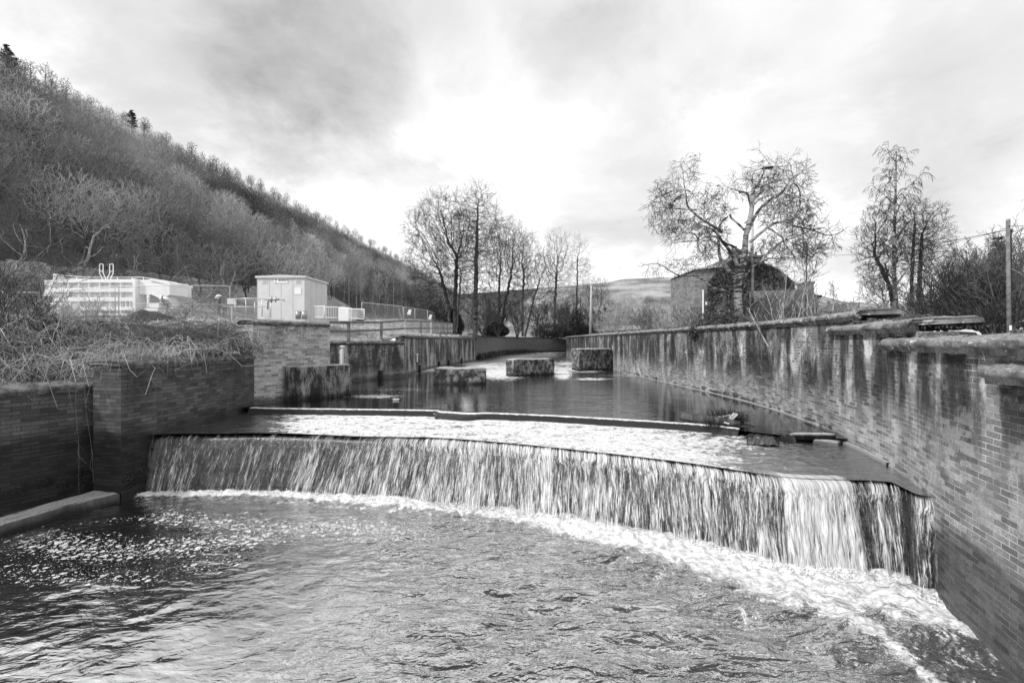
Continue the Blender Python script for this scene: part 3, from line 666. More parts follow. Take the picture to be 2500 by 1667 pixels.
# shelf between sill and crest
front = crest[::7]; X_ = []; nb = 60
sillx = spline([(-10.2, 16.6)] + [tuple(r_) for r_ in rid[::40]] + [(6.9, 12.0), (8.3, 11.2), (8.35, 10.6)], len(front))
V = []; fo = []; ro = []
for i in range(len(front)):
    for j in range(nb):
        f = j / (nb - 1); p = sillx[i] * (1 - f) + (front[i] + inw[i * 7] * .035) * f; z = 1.625 * (1 - f) + (ZC + .015) * f; h = .018 * fbm(p[0] * 3, p[1] * 5, 3, 4)
        V.append((p[0], p[1], z + h * min(1, (1 - f) * 6)))
        u = (p[0] / p[1]) * F + CX; v = CY + F * (EYE - z) / p[1]; u /= D; v /= D
        band = sst(u, 540, 720) * (1 - sst(u, 1420, 1900)) * .92 + .12; nearsill = .25 * (1 - sst(f, .0, .2)) * sst(u, 620, 760) * (1 - sst(u, 1500, 1600))  # whitening covers churned foam and painted sky reflection together
        arc = .55 * math.exp(-((u - 1700) / 170) ** 2 - ((v - 1015) / 22) ** 2) + .5 * math.exp(-((u - 1650) / 200) ** 2 - ((v - 1060) / 25) ** 2) + .42 * math.exp(-((u - 480) / 200) ** 2 - ((v - 975) / 14) ** 2)
        fo.append(min(1.0, band * .80 + nearsill * .5 + arc * .5 + .10 * vnoise(p[0] * 1.5, p[1] * 4))); ro.append(.75 + 1.1 * sst(u, 1500, 1700) * (1 - .5 * sst(u, 1900, 2050)))
tag(mk('shelf_water', V, grid_faces(len(front), nb)[:, ::-1].copy(), MAT['water_shelf'], attrs={'foam': fo, 'rough': ro}, smooth=True), kind='structure')
# upper river, reaching to the bend and running over the sill
gx = np.r_[np.linspace(-12, 12, 300)]; back = np.r_[np.linspace(0, 1, 240)]
V = []; fo = []; sp = []; ro = []
sillc = spline([(-11, 17.0)] + [tuple(r_ + n_ * -.12) for r_, n_ in zip(rid[::40], NR[::40])] + [(6.6, 12.0), (8.0, 11.4), (9.5, 11.0)], 400)
NB = 220
for i in range(400):
    for j in range(NB):
        f = (j / (NB - 1)) ** 2.2; yb = 112.0; p = sillc[i]; X0 = p[0] + (p[0] * (.9 if p[0] < 0 else 1.6) + (3 if p[0] < 0 else 8)) * f * (1.2 if True else 1)
        Yp = p[1] + (yb - p[1]) * f; V.append((X0, Yp, 1.785 + .006 * vnoise(X0 * .8, Yp * .8) * min(1, f * 200)))
        u = (X0 / Yp) * F + CX; v = CY + F * 2.43 / Yp; u /= D; v /= D
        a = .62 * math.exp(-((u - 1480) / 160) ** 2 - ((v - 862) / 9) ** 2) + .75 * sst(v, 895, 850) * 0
        far = (1 - sst(v, 845, 880)) * .62 + .5 * math.exp(-((v - 846) / 12) ** 2)  # broken sky reflection on the far water, painted white through foam
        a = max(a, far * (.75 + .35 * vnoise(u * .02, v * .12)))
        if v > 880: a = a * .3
        a = max(a, .95 * math.exp(-((u - 1150) / 85) ** 2 - ((v - 858) / 22) ** 2), .95 * math.exp(-((u - 1292) / 30) ** 2 - ((v - 858) / 22) ** 2), .85 * math.exp(-((u - 1230) / 90) ** 2 - ((v - 832) / 9) ** 2), .8 * math.exp(-((u - 1360) / 70) ** 2 - ((v - 871) / 5) ** 2))  # white glitter patches beyond the piers, painted through the foam value
        fo.append(a); sp.append(1.5 * math.exp(-((u - 860) / 70) ** 2 - ((v - 911) / 5) ** 2) + .75 * math.exp(-((u - 920) / 110) ** 2 - ((v - 896) / 10) ** 2) + .55 * math.exp(-((u - 1490) / 120) ** 2 - ((v - 876) / 8) ** 2))
        ro.append(.12 + .9 * (1 - sst(v, 850, 880)) + .9 * sst(u, 1000, 1250) * (1 - sst(u, 1450, 1550)))
tag(mk('river_water', V, grid_faces(400, NB)[:, ::-1].copy(), MAT['water_up'], attrs={'foam': fo, 'spots': sp, 'rough': ro}, smooth=True), kind='structure')
# film of water pouring over the sill
MAT['water_film'] = water_mat('glassy water film', body=.03, rough=.08, gain=2.0, waves=((9, (1, 1, 1), .006, 3, .2),), foam=True, foamscale=2.5)
over_prof = [(-.20, 1.78, 0), (-.1, 1.815, 0), (-.03, 1.825, 1.6), (.07, 1.815, 2.2), (.13, 1.78, 0), (.17, 1.72, .12), (.19, 1.66, .2), (.22, 1.60, .4)]  # high foam values on the crown paint in a bright sky-reflection line
V = []; fo = []; ro = []
for i in range(len(rid)):
    for o, z, foam_sheen in over_prof:
        e = nt[i]; oo = o + e * (.45 if z < 1.74 else .05); V.append((*(rid[i] + NR[i] * oo), z - .03 * e + .012 * vnoise(sR[i] * 12, 1) * (o > .1))); fo.append(.45 * foam_sheen + .3 * e * foam_sheen); ro.append(.5 + 2 * (o > .1))
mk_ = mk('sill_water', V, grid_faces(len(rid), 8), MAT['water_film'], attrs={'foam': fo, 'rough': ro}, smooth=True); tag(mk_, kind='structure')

# waterfall: a lip and curtains of strands in front of the masonry
def _fall(t, p):
    uv = t.uv(); u, v = t.sep(uv)[:2]; inf = t.new('ShaderNodeObjectInfo').outputs['Random']
    dens = t.attr('dens')
    off = t.m('MULTIPLY', inf, 40.0)
    wob = t.m('MULTIPLY', t.m('SUBTRACT', t.noise(t.comb(u, v, off), 1.6, 3, .5), .5), .10)
    uu = t.m('ADD', u, wob)
    a = t.noise(t.comb(t.m('MULTIPLY', uu, 10.0), t.m('MULTIPLY', v, 1.2), off), 1.0, 4, .6)
    b = t.noise(t.comb(t.m('MULTIPLY', uu, 58.0), t.m('MULTIPLY', v, 2.9), off), 1.0, 4, .65)
    c = t.noise(t.comb(t.m('MULTIPLY', uu, 130.0), t.m('MULTIPLY', v, 13), off), 1.0, 3, .6)
    s = t.m('ADD', t.m('ADD', t.m('MULTIPLY', a, .40), t.m('MULTIPLY', b, .42)), t.m('MULTIPLY', c, .18))
    gr = t.noise(t.comb(t.m('MULTIPLY', u, 1.3), t.m('MULTIPLY', v, .15), off), 1.0, 3, .5)
    s = t.m('ADD', s, t.m('MULTIPLY', t.m('SUBTRACT', gr, .5), .22))
    al = t.ss(t.m('ADD', s, t.m('MULTIPLY', t.m('SUBTRACT', dens, .5), .36)), .445, .585)
    br = t.m('MULTIPLY', t.ss(b, .35, .66, .34, .84), t.ss(dens, .25, .6, .55, 1.0)); p.inputs['Roughness'].default_value = .35
    t.put(p.inputs['Base Color'], t.comb(br, br, br)); t.put(p.inputs['Alpha'], t.m('MULTIPLY', al, .93))
    t.put(p.inputs['Normal'], t.bump(s, .8, .04))
MAT['fall'] = material('falling white water', _fall, spec=.5)
U_c = np.linspace(0, 1, NC)
pxc = (crest[:, 0] / crest[:, 1] * F + CX) / D
dens_top = np.interp(pxc, [330, 362, 380, 440, 560, 700, 850, 1000, 1200, 1400, 1600, 1700, 1790, 1805, 1900, 1955, 1975, 2010, 2060, 2085, 2106], [.0, .02, .30, .36, .28, .36, .43, .47, .47, .46, .47, .44, .38, .74, .72, .60, .32, .46, .36, .20, .40])
fall = empty('waterfall', (0, 0, 0)); fall['kind'] = 'structure'
def curtain(name, off, back_, scale_, seed):
    prof = [(-.28, 0), (-.15, .002), (-.05, .018), (.02, .07), (.07, .16)] ; lv = np.linspace(.2, 1.0, 26); V = []; U = []; dn = []; M = len(prof) + len(lv)
    for i in range(0, NC, 2):
        u = sC[i] + seed; bump_ = .035 * vnoise(u * 9, .3, seed) + .02 * vnoise(u * 23, .3, seed)
        for o, dz in prof:
            q = crest[i] - inw[i] * (o * 1.0 + (off if o > 0 else 0)); V.append((*q, ZC + .028 - dz - .01 * (name == 'inner_curtain') + .3 * bump_ * (o > 0))); U.append((u, o - .3)); dn.append(dens_top[i] * (.8 + .35 * float(sst(pxc[i], 800, 1000)) if o >= 0 else .25 + .35 * float(sst(pxc[i], 600, 900)) + .5 * float(sst(pxc[i], 1700, 1800) * (1 - sst(pxc[i], 1940, 1960)))))
        e = basec[i] - crest[i]; Le = np.linalg.norm(e)
        for f in lv:
            w = bump_ * (1 - .3 * f) + .02 * vnoise(u * 14, f * 4, seed); reach = .07 + (Le - .07) * (f - .1) / .9; q = crest[i] + e / Le * (reach + off + w)
            V.append((*q, ZC * (1 - f) - .04)); U.append((u, f * 1.7)); dn.append(dens_top[i] * (scale_ + .12 * f))
    return mk(name, V, grid_faces(len(range(0, NC, 2)), M), MAT['fall'], fall, uv=U, attrs={'dens': dn}, smooth=True)
curtain('outer_curtain', .03, 0, 1.0, 1.3)
curtain('inner_curtain', -.02, 0, .85, 7.9)
# splash clumps where the curtain lands
def icos(n, r0, r1, posf, name, mat, parent=None, squash=.6):
    t_ = (1 + 5 ** .5) / 2; B = np.array([(-1, t_, 0), (1, t_, 0), (-1, -t_, 0), (1, -t_, 0), (0, -1, t_), (0, 1, t_), (0, -1, -t_), (0, 1, -t_), (t_, 0, -1), (t_, 0, 1), (-t_, 0, -1), (-t_, 0, 1)]) / 1.902
    FB = np.array([(0, 11, 5), (0, 5, 1), (0, 1, 7), (0, 7, 10), (0, 10, 11), (1, 5, 9), (5, 11, 4), (11, 10, 2), (10, 7, 6), (7, 1, 8), (3, 9, 4), (3, 4, 2), (3, 2, 6), (3, 6, 8), (3, 8, 9), (4, 9, 5), (2, 4, 11), (6, 2, 10), (8, 6, 7), (9, 8, 1)])
    V = []; Fc = []
    for k in range(n):
        p = posf(k); r = r0 + (r1 - r0) * random.random() ** 3; V.append(B * r * np.array([1, 1, squash]) * (1 + .25 * rng.standard_normal((12, 1))) + p); Fc.append(FB + 12 * k)
    return mk(name, np.concatenate(V), np.concatenate(Fc), mat, parent, smooth=True)
MAT['spray'] = flat_mat('white foam', .80, .8, .2, var=.08, sc=12)
def _pos(k):
    while True:
        i = int(random.random() * (NC - 1)); 
        if random.random() < dens_top[i] + .15: break
    w = np.interp(i / NC, [0, .5, .8, 1], [.04, .08, .13, .1]); q = basec[i] - inw[i] * random.gauss(.06, w); return np.array([q[0], q[1], abs(random.gauss(.02, .035)) + .02])
sp_ = icos(9000, .005, .020, _pos, 'splash_foam', MAT['spray'], squash=.8); tag(sp_, 'white froth churned up along the foot of the waterfall', 'foam', kind='stuff')
# ------------------------------------------------------------------ ground, hill
LB = np.array([(-16.5, 0), (-14.3, 6.0), (-13.05, 9.0), (-12.45, 10.5), (-11.5, 12.4), (-10.4, 12.0), (-10.2, 12.9), (-10.07, 14.2), (-9.88, 17.3), (-9.2, 18.6), (-8.2, 20.5), (-9.3, 21.2), (-11.2, 24.0), (-9.7, 27.4), (-8.45, 29.2), (-7.32, 30.9), (-7.25, 36), (-6.9, 42.2), (-4.45, 55.6), (-5.0, 64), (-3.2, 76), (-.6, 90), (4.5, 100), (14, 106), (30, 112), (60, 118)])
LZ = np.array([2.9, 2.9, 2.9, 2.9, 3.0, 3.5, 3.5, 3.5, 3.9, 4.7, 4.7, 4.2, 4.0, 4.0, 4.05, 4.4, 4.5, 4.5, 4.6, 5.0, 5.0, 5.0, 5.0, 5.0, 5.0, 5.0])
LBr, LBs = resample(LB, .3); LZr = np.interp(LBs, np.r_[0, np.cumsum(np.linalg.norm(np.diff(LB, axis=0), axis=1))], LZ)
LT = np.gradient(LBr, axis=0); LT /= np.linalg.norm(LT, axis=1)[:, None]
def left_sd(X, Y):
    Q = np.stack([np.ravel(X), np.ravel(Y)], 1); d = np.zeros(len(Q)); z = np.zeros(len(Q))
    for k in range(0, len(Q), 20000):
        q = Q[k:k + 20000]; dv = q[:, None, :] - LBr[None]; dd = (dv ** 2).sum(2); j = dd.argmin(1); v = dv[np.arange(len(q)), j]
        sgn = LT[j, 0] * v[:, 1] - LT[j, 1] * v[:, 0]; d[k:k + 20000] = np.sqrt(dd[np.arange(len(q)), j]) * np.where(sgn > 0, 1, -1); z[k:k + 20000] = LZr[j]
    return d.reshape(np.shape(X)), z.reshape(np.shape(X))
far_px = [-2000, 900, 1200, 1300, 1484, 1520, 1600, 1700, 1850, 1950, 2000, 2060, 2200, 2500, 5000]
far_h = [100, 100, 120, 128, 143, 151, 155, 160, 150, 128, 112, 96, 90, 84, 80]
def hill_rise(X, Y):
    u = -X + .1 * (Y - 60)
    r = .25 * np.clip(u - 26, 0, 14) + .606 * np.clip(u - 40, 0, 147); r = r * np.maximum(sst(Y, 35, 44), sst(-X, 36, 46)); return r + 1.2 * fbm(X * .05, Y * .05, 4, 4) * sst(u, 20, 60) * (1 - .8 * sst(u, 150, 187)), u
def ground_left(X, Y, sd=None):
    d, zb = left_sd(X, Y) if sd is None else sd; rise, u = hill_rise(X, Y)
    ramp = np.where(Y < 21, sst(d, .9, 7.5), sst(d, 1.2, 9)); pl = 5.0 + .65 * sst(Y, 22.5, 30); z = zb + (pl - zb) * ramp + .12 * fbm(X * .5, Y * .5, 2, 3) * sst(d, .5, 2)
    return z + rise * sst(d, 4, 12)
def ground_far(X, Y):
    rise, u = hill_rise(X, Y); px = X / np.maximum(Y, 1) * F + CX; h = np.interp(px, far_px, far_h) * .99
    t = np.clip((Y - 230) / 870, 0, 1); hz = h * (t ** 1.15) + 4 * fbm(X * .008, Y * .008, 1, 4) * sst(Y, 250, 600) * (1 - sst(Y, 900, 1100))
    return 5.4 + np.maximum(rise, hz) 
def masked_grid(name, gx, gy, zf, keep, mat, **kw):
    X, Y = np.meshgrid(gx, gy, indexing='ij'); Z, K = zf(X, Y), keep(X, Y); nv = len(gy)
    Fc = grid_faces(len(gx), nv)[:, ::-1]; kk = K.ravel(); Fc = Fc[kk[Fc].all(1)]
    used = np.unique(Fc); rm = -np.ones(X.size, int); rm[used] = np.arange(len(used)); V = np.stack([X.ravel(), Y.ravel(), Z.ravel()], 1)[used]
    return tag(mk(name, V, rm[Fc].copy(), mat, smooth=True), kind='structure')
gx = np.arange(-46, 40, .45); gy = np.arange(-1, 116, .45)
_X, _Y = np.meshgrid(gx, gy, indexing='ij'); _sd = left_sd(_X, _Y)
_g = masked_grid('grass_ground', gx, gy, lambda X, Y: ground_left(X, Y, _sd), lambda X, Y: _sd[0] > .45, MAT['grass'])
_g.data.materials.append(MAT['litter']); _c = np.array([p_.center[:] for p_ in _g.data.polygons]); _g.data.polygons.foreach_set('material_index', ((_c[:, 1] < 24 + vnoise(_c[:, 0] * .4, 3.3) * 2) & (_c[:, 0] < -5)).astype(np.int32)); _g.data.update()
gyh = np.r_[np.arange(-60, 116, 2.5), 117]; gxh = np.r_[-np.geomspace(330, 45.7, 150)]
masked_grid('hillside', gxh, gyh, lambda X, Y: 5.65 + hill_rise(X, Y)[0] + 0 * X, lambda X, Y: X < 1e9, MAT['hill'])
gyf = np.geomspace(115, 1500, 130); 
def _ff(t, p):
    o = t.pos(); x, y, z = t.sep(o)[:3]; n = t.noise(t.scale(o, (1, .6, 1)), .012, 5, .6); f = t.noise(o, .15, 5, .7)
    c = t.m('MULTIPLY', t.ss(n, .4, .6, .16, .34), t.ss(f, .3, .7, .75, 1.25, 'LINEAR')); u = t.m('SUBTRACT', t.m('MULTIPLY', y, .1), x)
    c = t.mix(t.ss(u, 44, 54), c, .07); t.put(p.inputs['Base Color'], t.comb(c, c, c))
MAT['moor'] = material('moorland and fields', _ff, rough=.95, spec=.05)
tx = np.linspace(-1.6, 1.9, 260); TT, YY = np.meshgrid(tx, gyf, indexing='ij'); XX = TT * YY
mk_ = mk('far_hills', np.stack([XX.ravel(), YY.ravel(), ground_far(XX, YY).ravel()], 1), grid_faces(260, 130)[:, ::-1].copy(), MAT['moor'], smooth=True); tag(mk_, kind='structure')
# right bank, behind the wall
RB = RWs[::-1]
def keep_r(X, Y):
    xw = np.interp(Y, RB[:, 1], RB[:, 0]); return (X > xw + .5) & (Y < 116)
masked_grid('right_bank_ground', np.arange(4, 135, .8), np.arange(-2, 116.5, .8), lambda X, Y: np.where(Y > 9, 4.25, 3.9) + .1 * fbm(X * .3, Y * .3, 2, 3) + .9 * sst(Y, 60, 115), keep_r, MAT['grass'])
def gz(x, y):
    if y > 115: return float(ground_far(np.array([x]), np.array([y]))[0])
    if x < -46: return 5.65 + float(hill_rise(np.array([x]), np.array([y]))[0][0])
    return float(ground_left(np.array([[x]]), np.array([[y]]))[0, 0])
# river bed (dark) below the river and the pool
tag(mk('river_bed', [(-40, -5, -.9), (40, -5, -.9), (160, 130, -.9), (-20, 130, -.9)], [(0, 1, 2, 3)], MAT['weir']), kind='structure')

# ------------------------------------------------------------------ trees
def tubes(branches, sides=3):
    """branches: list of (pts (n,3), radii (n,)) -> verts, quads"""
    by = {}
    for P, r in branches: by.setdefault(len(P), []).append((P, r))
    Vs, Fs, off = [], [], 0
    for n, L in by.items():
        P = np.array([b[0] for b in L], float); r = np.array([b[1] for b in L], float); Bn = len(L)
        T = np.gradient(P, axis=1); T /= np.linalg.norm(T, axis=2)[..., None] + 1e-9
        ref = np.zeros_like(T); m = T.mean(1); ax = np.abs(m).argmin(1); ref[np.arange(Bn), :, ax] = 1
        U = np.cross(T, ref); U /= np.linalg.norm(U, axis=2)[..., None] + 1e-9; Wv = np.cross(T, U)
        an = np.arange(sides) * 2 * np.pi / sides
        V = P[:, :, None, :] + r[:, :, None, None] * (U[:, :, None, :] * np.cos(an)[None, None, :, None] + Wv[:, :, None, :] * np.sin(an)[None, None, :, None])
        if sides == 2: V = P[:, :, None, :] + r[:, :, None, None] * U[:, :, None, :] * np.array([-1, 1])[None, None, :, None]
        idx = np.arange(Bn * n * sides).reshape(Bn, n, sides) + off
        rng_k = range(sides) if sides > 2 else range(1)
        for k in rng_k:
            k2 = (k + 1) % sides; Fs.append(np.stack([idx[:, :-1, k], idx[:, :-1, k2], idx[:, 1:, k2], idx[:, 1:, k]], -1).reshape(-1, 4))
        Vs.append(V.reshape(-1, 3)); off += Bn * n * sides
    return np.concatenate(Vs), np.concatenate(Fs)
def rot_about(v, ax, an):
    c, s = math.cos(an), math.sin(an); return v * c + np.cross(ax, v) * s + ax * (ax @ v) * (1 - c)
def unit(v): return v / (math.sqrt(v @ v) + 1e-9)
def grow(out, rs, p, d, L, r, lv, prm, maxlv):
    """recursive branching; prm[lv] = (segments, wiggle, tropism, n children, child angle deg, length ratio, first child at)"""
    seg, wig, trop, nch, ang, ratio, t0 = prm[lv]; pts = [p]; dirs = [d]; q = p.copy(); dd = d.copy()
    for i in range(seg):
        dd = unit(dd + rs.standard_normal(3) * wig + np.array([0, 0, trop])); q = q + dd * (L / seg); pts.append(q); dirs.append(dd)
    tip = .25 if lv < maxlv else .5; rad = r * (1 - (1 - tip) * np.linspace(0, 1, seg + 1)); out[lv].append((np.array(pts), rad))
    if lv == maxlv: return
    k = nch if lv == 0 else max(1, int(round(nch * rs.uniform(.75, 1.2)))); phi = rs.uniform(0, 6.28)
    for c in range(k):
        t = t0 + (1 - t0) * ((c + rs.uniform(.1, .9)) / k); i = min(int(t * seg), seg - 1); f = t * seg - i; b = pts[i] * (1 - f) + pts[i + 1] * f
        a = math.radians(ang * rs.uniform(.7, 1.25)); bd_ = dirs[i + 1]; ref = np.array([0, 0, 1.]) if abs(bd_[2]) < .9 else np.array([1., 0, 0]); ax = unit(np.cross(bd_, ref)); phi += 2.4 + rs.uniform(-.5, .5)
        nd = rot_about(rot_about(bd_, ax, a), bd_, phi); cr = r * (1 - (1 - tip) * t) * rs.uniform(.45, .65) if lv > 0 else r * (1 - .7 * t) * rs.uniform(.4, .6)
        grow(out, rs, b, unit(nd), L * ratio * rs.uniform(.7, 1.15) * (1.15 - .5 * t if lv > 0 else 1.25 - .75 * t), cr, lv + 1, prm, maxlv)
STY = {   # styles of habit, lengths relative to trunk length L
 'sycamore': [(9, .05, .06, 13, 38, .62, .16), (7, .10, .10, 7, 34, .48, .18), (5, .13, .09, 6, 38, .46, .12), (4, .16, .06, 3, 40, .5, .1), (3, .16, .04, 0, 0, 0, 0)],
 'fan': [(10, .045, .03, 12, 30, .42, .22), (7, .09, .09, 7, 32, .5, .15), (5, .12, .07, 6, 36, .5, .1), (4, .14, .05, 4, 38, .55, .1), (3, .14, .03, 0, 0, 0, 0)],
 'upright': [(9, .05, .10, 14, 32, .50, .22), (7, .10, .14, 7, 34, .42, .15), (5, .14, .08, 5, 40, .42, .1), (4, .16, .02, 3, 42, .5, .1), (3, .18, .0, 0, 0, 0, 0)],
 'weeping': [(10, .04, .10, 24, 40, .26, .30), (7, .09, .03, 10, 45, .42, .2), (6, .10, -.26, 6, 30, .7, .1), (5, .07, -.35, 0, 0, 0, 0)],
 'dome': [(5, .06, .05, 9, 48, .72, .25), (5, .16, .10, 9, 42, .52, .1), (4, .18, .08, 8, 45, .5, .1), (2, .2, .05, 0, 0, 0, 0)],
 'domehi': [(5, .08, .05, 9, 48, .72, .22), (6, .22, .10, 8, 42, .50, .1), (4, .22, .08, 7, 45, .48, .1), (3, .2, .05, 3, 40, .5, .1), (2, .2, .05, 0, 0, 0, 0)],
 'gnarly': [(7, .20, .05, 6, 60, .80, .28), (10, .36, .06, 7, 50, .50, .15), (6, .28, .06, 5, 50, .5, .1), (4, .25, .04, 3, 45, .5, .1), (3, .2, .02, 0, 0, 0, 0)],
 'thin': [(8, .03, .08, 14, 40, .22, .45), (4, .12, .12, 7, 40, .5, .1), (3, .16, .08, 5, 40, .5, .1), (2, .16, .05, 0, 0, 0, 0)],
 'ridge': [(7, .05, .05, 10, 42, .36, .5), (5, .12, .12, 6, 40, .5, .1), (3, .18, .08, 4, 42, .5, .1), (2, .16, .05, 0, 0, 0, 0)],
 'shrub': [(7, .12, .08, 7, 34, .5, .12), (5, .14, .08, 5, 36, .5, .1), (4, .16, .05, 3, 40, .5, .1), (3, .16, .02, 0, 0, 0, 0)],
}
def tree_branches(style, L, r, seed, stems=1, lean=.0, maxlv=None, minr=.004, stemspread=.35):
    rs = np.random.default_rng(seed); prm = STY[style]; mx = len(prm) - 1 if maxlv is None else maxlv; out = [[] for _ in prm]
    for k in range(stems):
        a = 6.28 * k / max(stems, 1) + rs.uniform(-.6, .6); sp = 0 if stems == 1 else stemspread; d = unit(np.array([math.cos(a) * sp + lean, math.sin(a) * sp, 1.]) + rs.standard_normal(3) * .04)
        o = np.array([math.cos(a), math.sin(a), 0]) * r * (1.2 if stems > 1 else 0) - np.array([0, 0, .3]); grow(out, rs, o, d, L * (1 if k == 0 else rs.uniform(.78, 1.0)), r * (1 if stems == 1 else rs.uniform(.65, .9)), 0, prm, mx)
    out = [[(P, np.maximum(R_, minr)) for P, R_ in lv] for lv in out]
    return out
def add_tree(name, loc, style, L, r, seed, label, cat='tree', group=None, stems=1, lean=0, bark='bark', twig='twig', minr=.006, rz=0, root=None, ss_=.35, trunk_name='trunk'):
    root = root or empty(name, loc, rz, label, cat, group); out = tree_branches(style, L, r, seed, stems, lean, minr=minr, stemspread=ss_)
    V, Fc = tubes(out[0] + out[1], 6); mk(trunk_name, V, Fc, MAT[bark], root, smooth=True)
    V, Fc = tubes(sum(out[2:], []), 3); mk('crown', V, Fc, MAT[twig], root)
    return root
def colonize(env, n, roots, step, seed, kill=2.0, wig=.22, up=.06, tip=.010, pw=1.95, maxit=120, twigs=2, twl=.8, twr=.008, droop=.0, twlev=1, shell=.5):
    """space-colonisation tree: env = ellipsoids (cx,cy,cz,rx,ry,rz) the crown fills; roots = stems as lists of points"""
    rs = np.random.default_rng(seed); E = np.array(env, float); w = E[:, 3] * E[:, 4] * E[:, 5]; k = rs.choice(len(E), n, p=w / w.sum()); v = rs.standard_normal((n, 3)); v /= np.linalg.norm(v, axis=1)[:, None]
    A = E[k, :3] + v * E[k, 3:] * (rs.uniform(0, 1, n) ** shell)[:, None]; A = A[A[:, 2] > .8]
    pos, par = [], []
    for st in roots:
        P = resample(np.array(st, float), step)[0]; P[1:-1] += rs.standard_normal(P[1:-1].shape) * step * .12
        for i, p in enumerate(P): par.append(-1 if i == 0 else len(pos) - 1); pos.append(p)
    pos = [np.array(p) for p in pos]; N = np.array(pos); nch = np.zeros(len(pos), int)
    D2 = ((A[:, None] - N[None]) ** 2).sum(2); near = D2.argmin(1); dist = np.sqrt(D2.min(1)); alive = dist > kill * step * .6
    for it in range(maxit):
        idx = np.nonzero(alive)[0]
        if len(idx) == 0: break
        un, inv = np.unique(near[idx], return_inverse=True); Pn = np.array([pos[j] for j in un]); d = A[idx] - Pn[inv]; d /= np.linalg.norm(d, axis=1)[:, None] + 1e-9
        S_ = np.zeros((len(un), 3)); np.add.at(S_, inv, d); S_ /= np.linalg.norm(S_, axis=1)[:, None] + 1e-9; S_ += rs.standard_normal(S_.shape) * wig; S_[:, 2] += up; S_ /= np.linalg.norm(S_, axis=1)[:, None]
        ok = np.array([nch[j] < 4 for j in un]);
        if not ok.any(): break
        new = Pn[ok] + S_[ok] * step; base = len(pos)
        for q, j in zip(new, un[ok]): pos.append(q); par.append(int(j)); nch[j] += 1
        nch = np.r_[nch, np.zeros(len(new), int)]
        for c in range(0, len(idx), 4000):
            ii = idx[c:c + 4000]; dd = np.sqrt(((A[ii][:, None] - new[None]) ** 2).sum(2)); m = dd.min(1); better = m < dist[ii]; dist[ii] = np.where(better, m, dist[ii]); near[ii] = np.where(better, dd.argmin(1) + base, near[ii])
        # attractors whose node is saturated are dropped
        alive = alive & (dist > kill * step) & ~((nch[near] >= 4))
    pos = np.array(pos); par = np.array(par); M = len(pos); tips = np.zeros(M); leaf = np.ones(M, bool); leaf[par[par >= 0]] = False; tips[leaf] = 1
    for i in range(M - 1, -1, -1):
        if par[i] >= 0: tips[par[i]] += tips[i]
    rad = tip * tips ** (1 / pw); m = par >= 0; a = par[m]; b = np.nonzero(m)[0]
    seg = np.stack([pos[a], pos[b]], 1); sr = np.stack([np.minimum(rad[a], rad[b] * 1.35), rad[b]], 1); tw = [[], [], []]
    cand_ = np.nonzero((tips <= 2) & m)[0]; prm = [(3, .14, up * .8 - droop, 3, 38, .6, .15), (3, .14, -droop, 0, 0, 0, 0)]
    for i in cand_:
        d = unit(pos[i] - pos[par[i]])
        for q in range(twigs if leaf[i] else 1):
            nd = unit(d + rs.standard_normal(3) * .42 + np.array([0, 0, .1 - droop])); grow(tw, rs, pos[i], nd, twl * rs.uniform(.5, 1.2), twr, 0, prm, twlev)
    return seg, sr, tw
def sc_tree(name, loc, env, n, roots, seed, label, group=None, step=.45, bark='bark', twig='twig', cat='tree', minr=.007, **kw):
    root = empty(name, loc, 0, label, cat, group); seg, sr, tw = colonize(env, n, roots, step, seed, **kw); big = sr[:, 1] > .035; br = [(seg[i], sr[i]) for i in np.nonzero(big)[0]]
    V, Fc = tubes(br, 6); mk('trunk', V, Fc, MAT[bark], root, smooth=True); br = [(seg[i], np.maximum(sr[i], minr)) for i in np.nonzero(~big)[0]] + [(P, np.maximum(r_, minr * .8)) for L_ in tw for P, r_ in L_]
    V, Fc = tubes(br, 3); mk('crown', V, Fc, MAT[twig], root); return root
def sc_mesh(env, n, roots, seed, step, minr, **kw):
    seg, sr, tw = colonize(env, n, roots, step, seed, **kw); big = sr[:, 1] > .04; V1, F1 = tubes([(seg[i], sr[i]) for i in np.nonzero(big)[0]], 4)
    V2, F2 = tubes([(seg[i], np.maximum(sr[i], minr)) for i in np.nonzero(~big)[0]] + [(P, np.maximum(r_, minr)) for L_ in tw for P, r_ in L_], 3); return V1, F1, V2, F2
def at_px(px, Y): return (px - CX) / F * Y
def leaf_cloud(name, blobs, n, size, mat, parent=None, seed=1, flat=.0):
    """leaf-sized quads scattered through overlapping ellipsoids (cx,cy,cz,rx,ry,rz)"""
    rs = np.random.default_rng(seed); B = np.array(blobs, float); w = B[:, 3] * B[:, 4] * B[:, 5]; k = rs.choice(len(B), n, p=w / w.sum()); v = rs.standard_normal((n, 3)); v /= np.linalg.norm(v, axis=1)[:, None]
    rad = rs.uniform(.35, 1.06, n) ** .6; C = B[k, :3] + v * B[k, 3:] * rad[:, None]
    a = rs.standard_normal((n, 3)); a /= np.linalg.norm(a, axis=1)[:, None]; b = np.cross(a, rs.standard_normal((n, 3))); b /= np.linalg.norm(b, axis=1)[:, None]; s = size * rs.uniform(.5, 1.3, n)[:, None]
    V = np.stack([C - a * s, C - b * s * .55, C + a * s, C + b * s * .55], 1).reshape(-1, 3); return mk(name, V, np.arange(4 * n).reshape(n, 4), mat, parent)

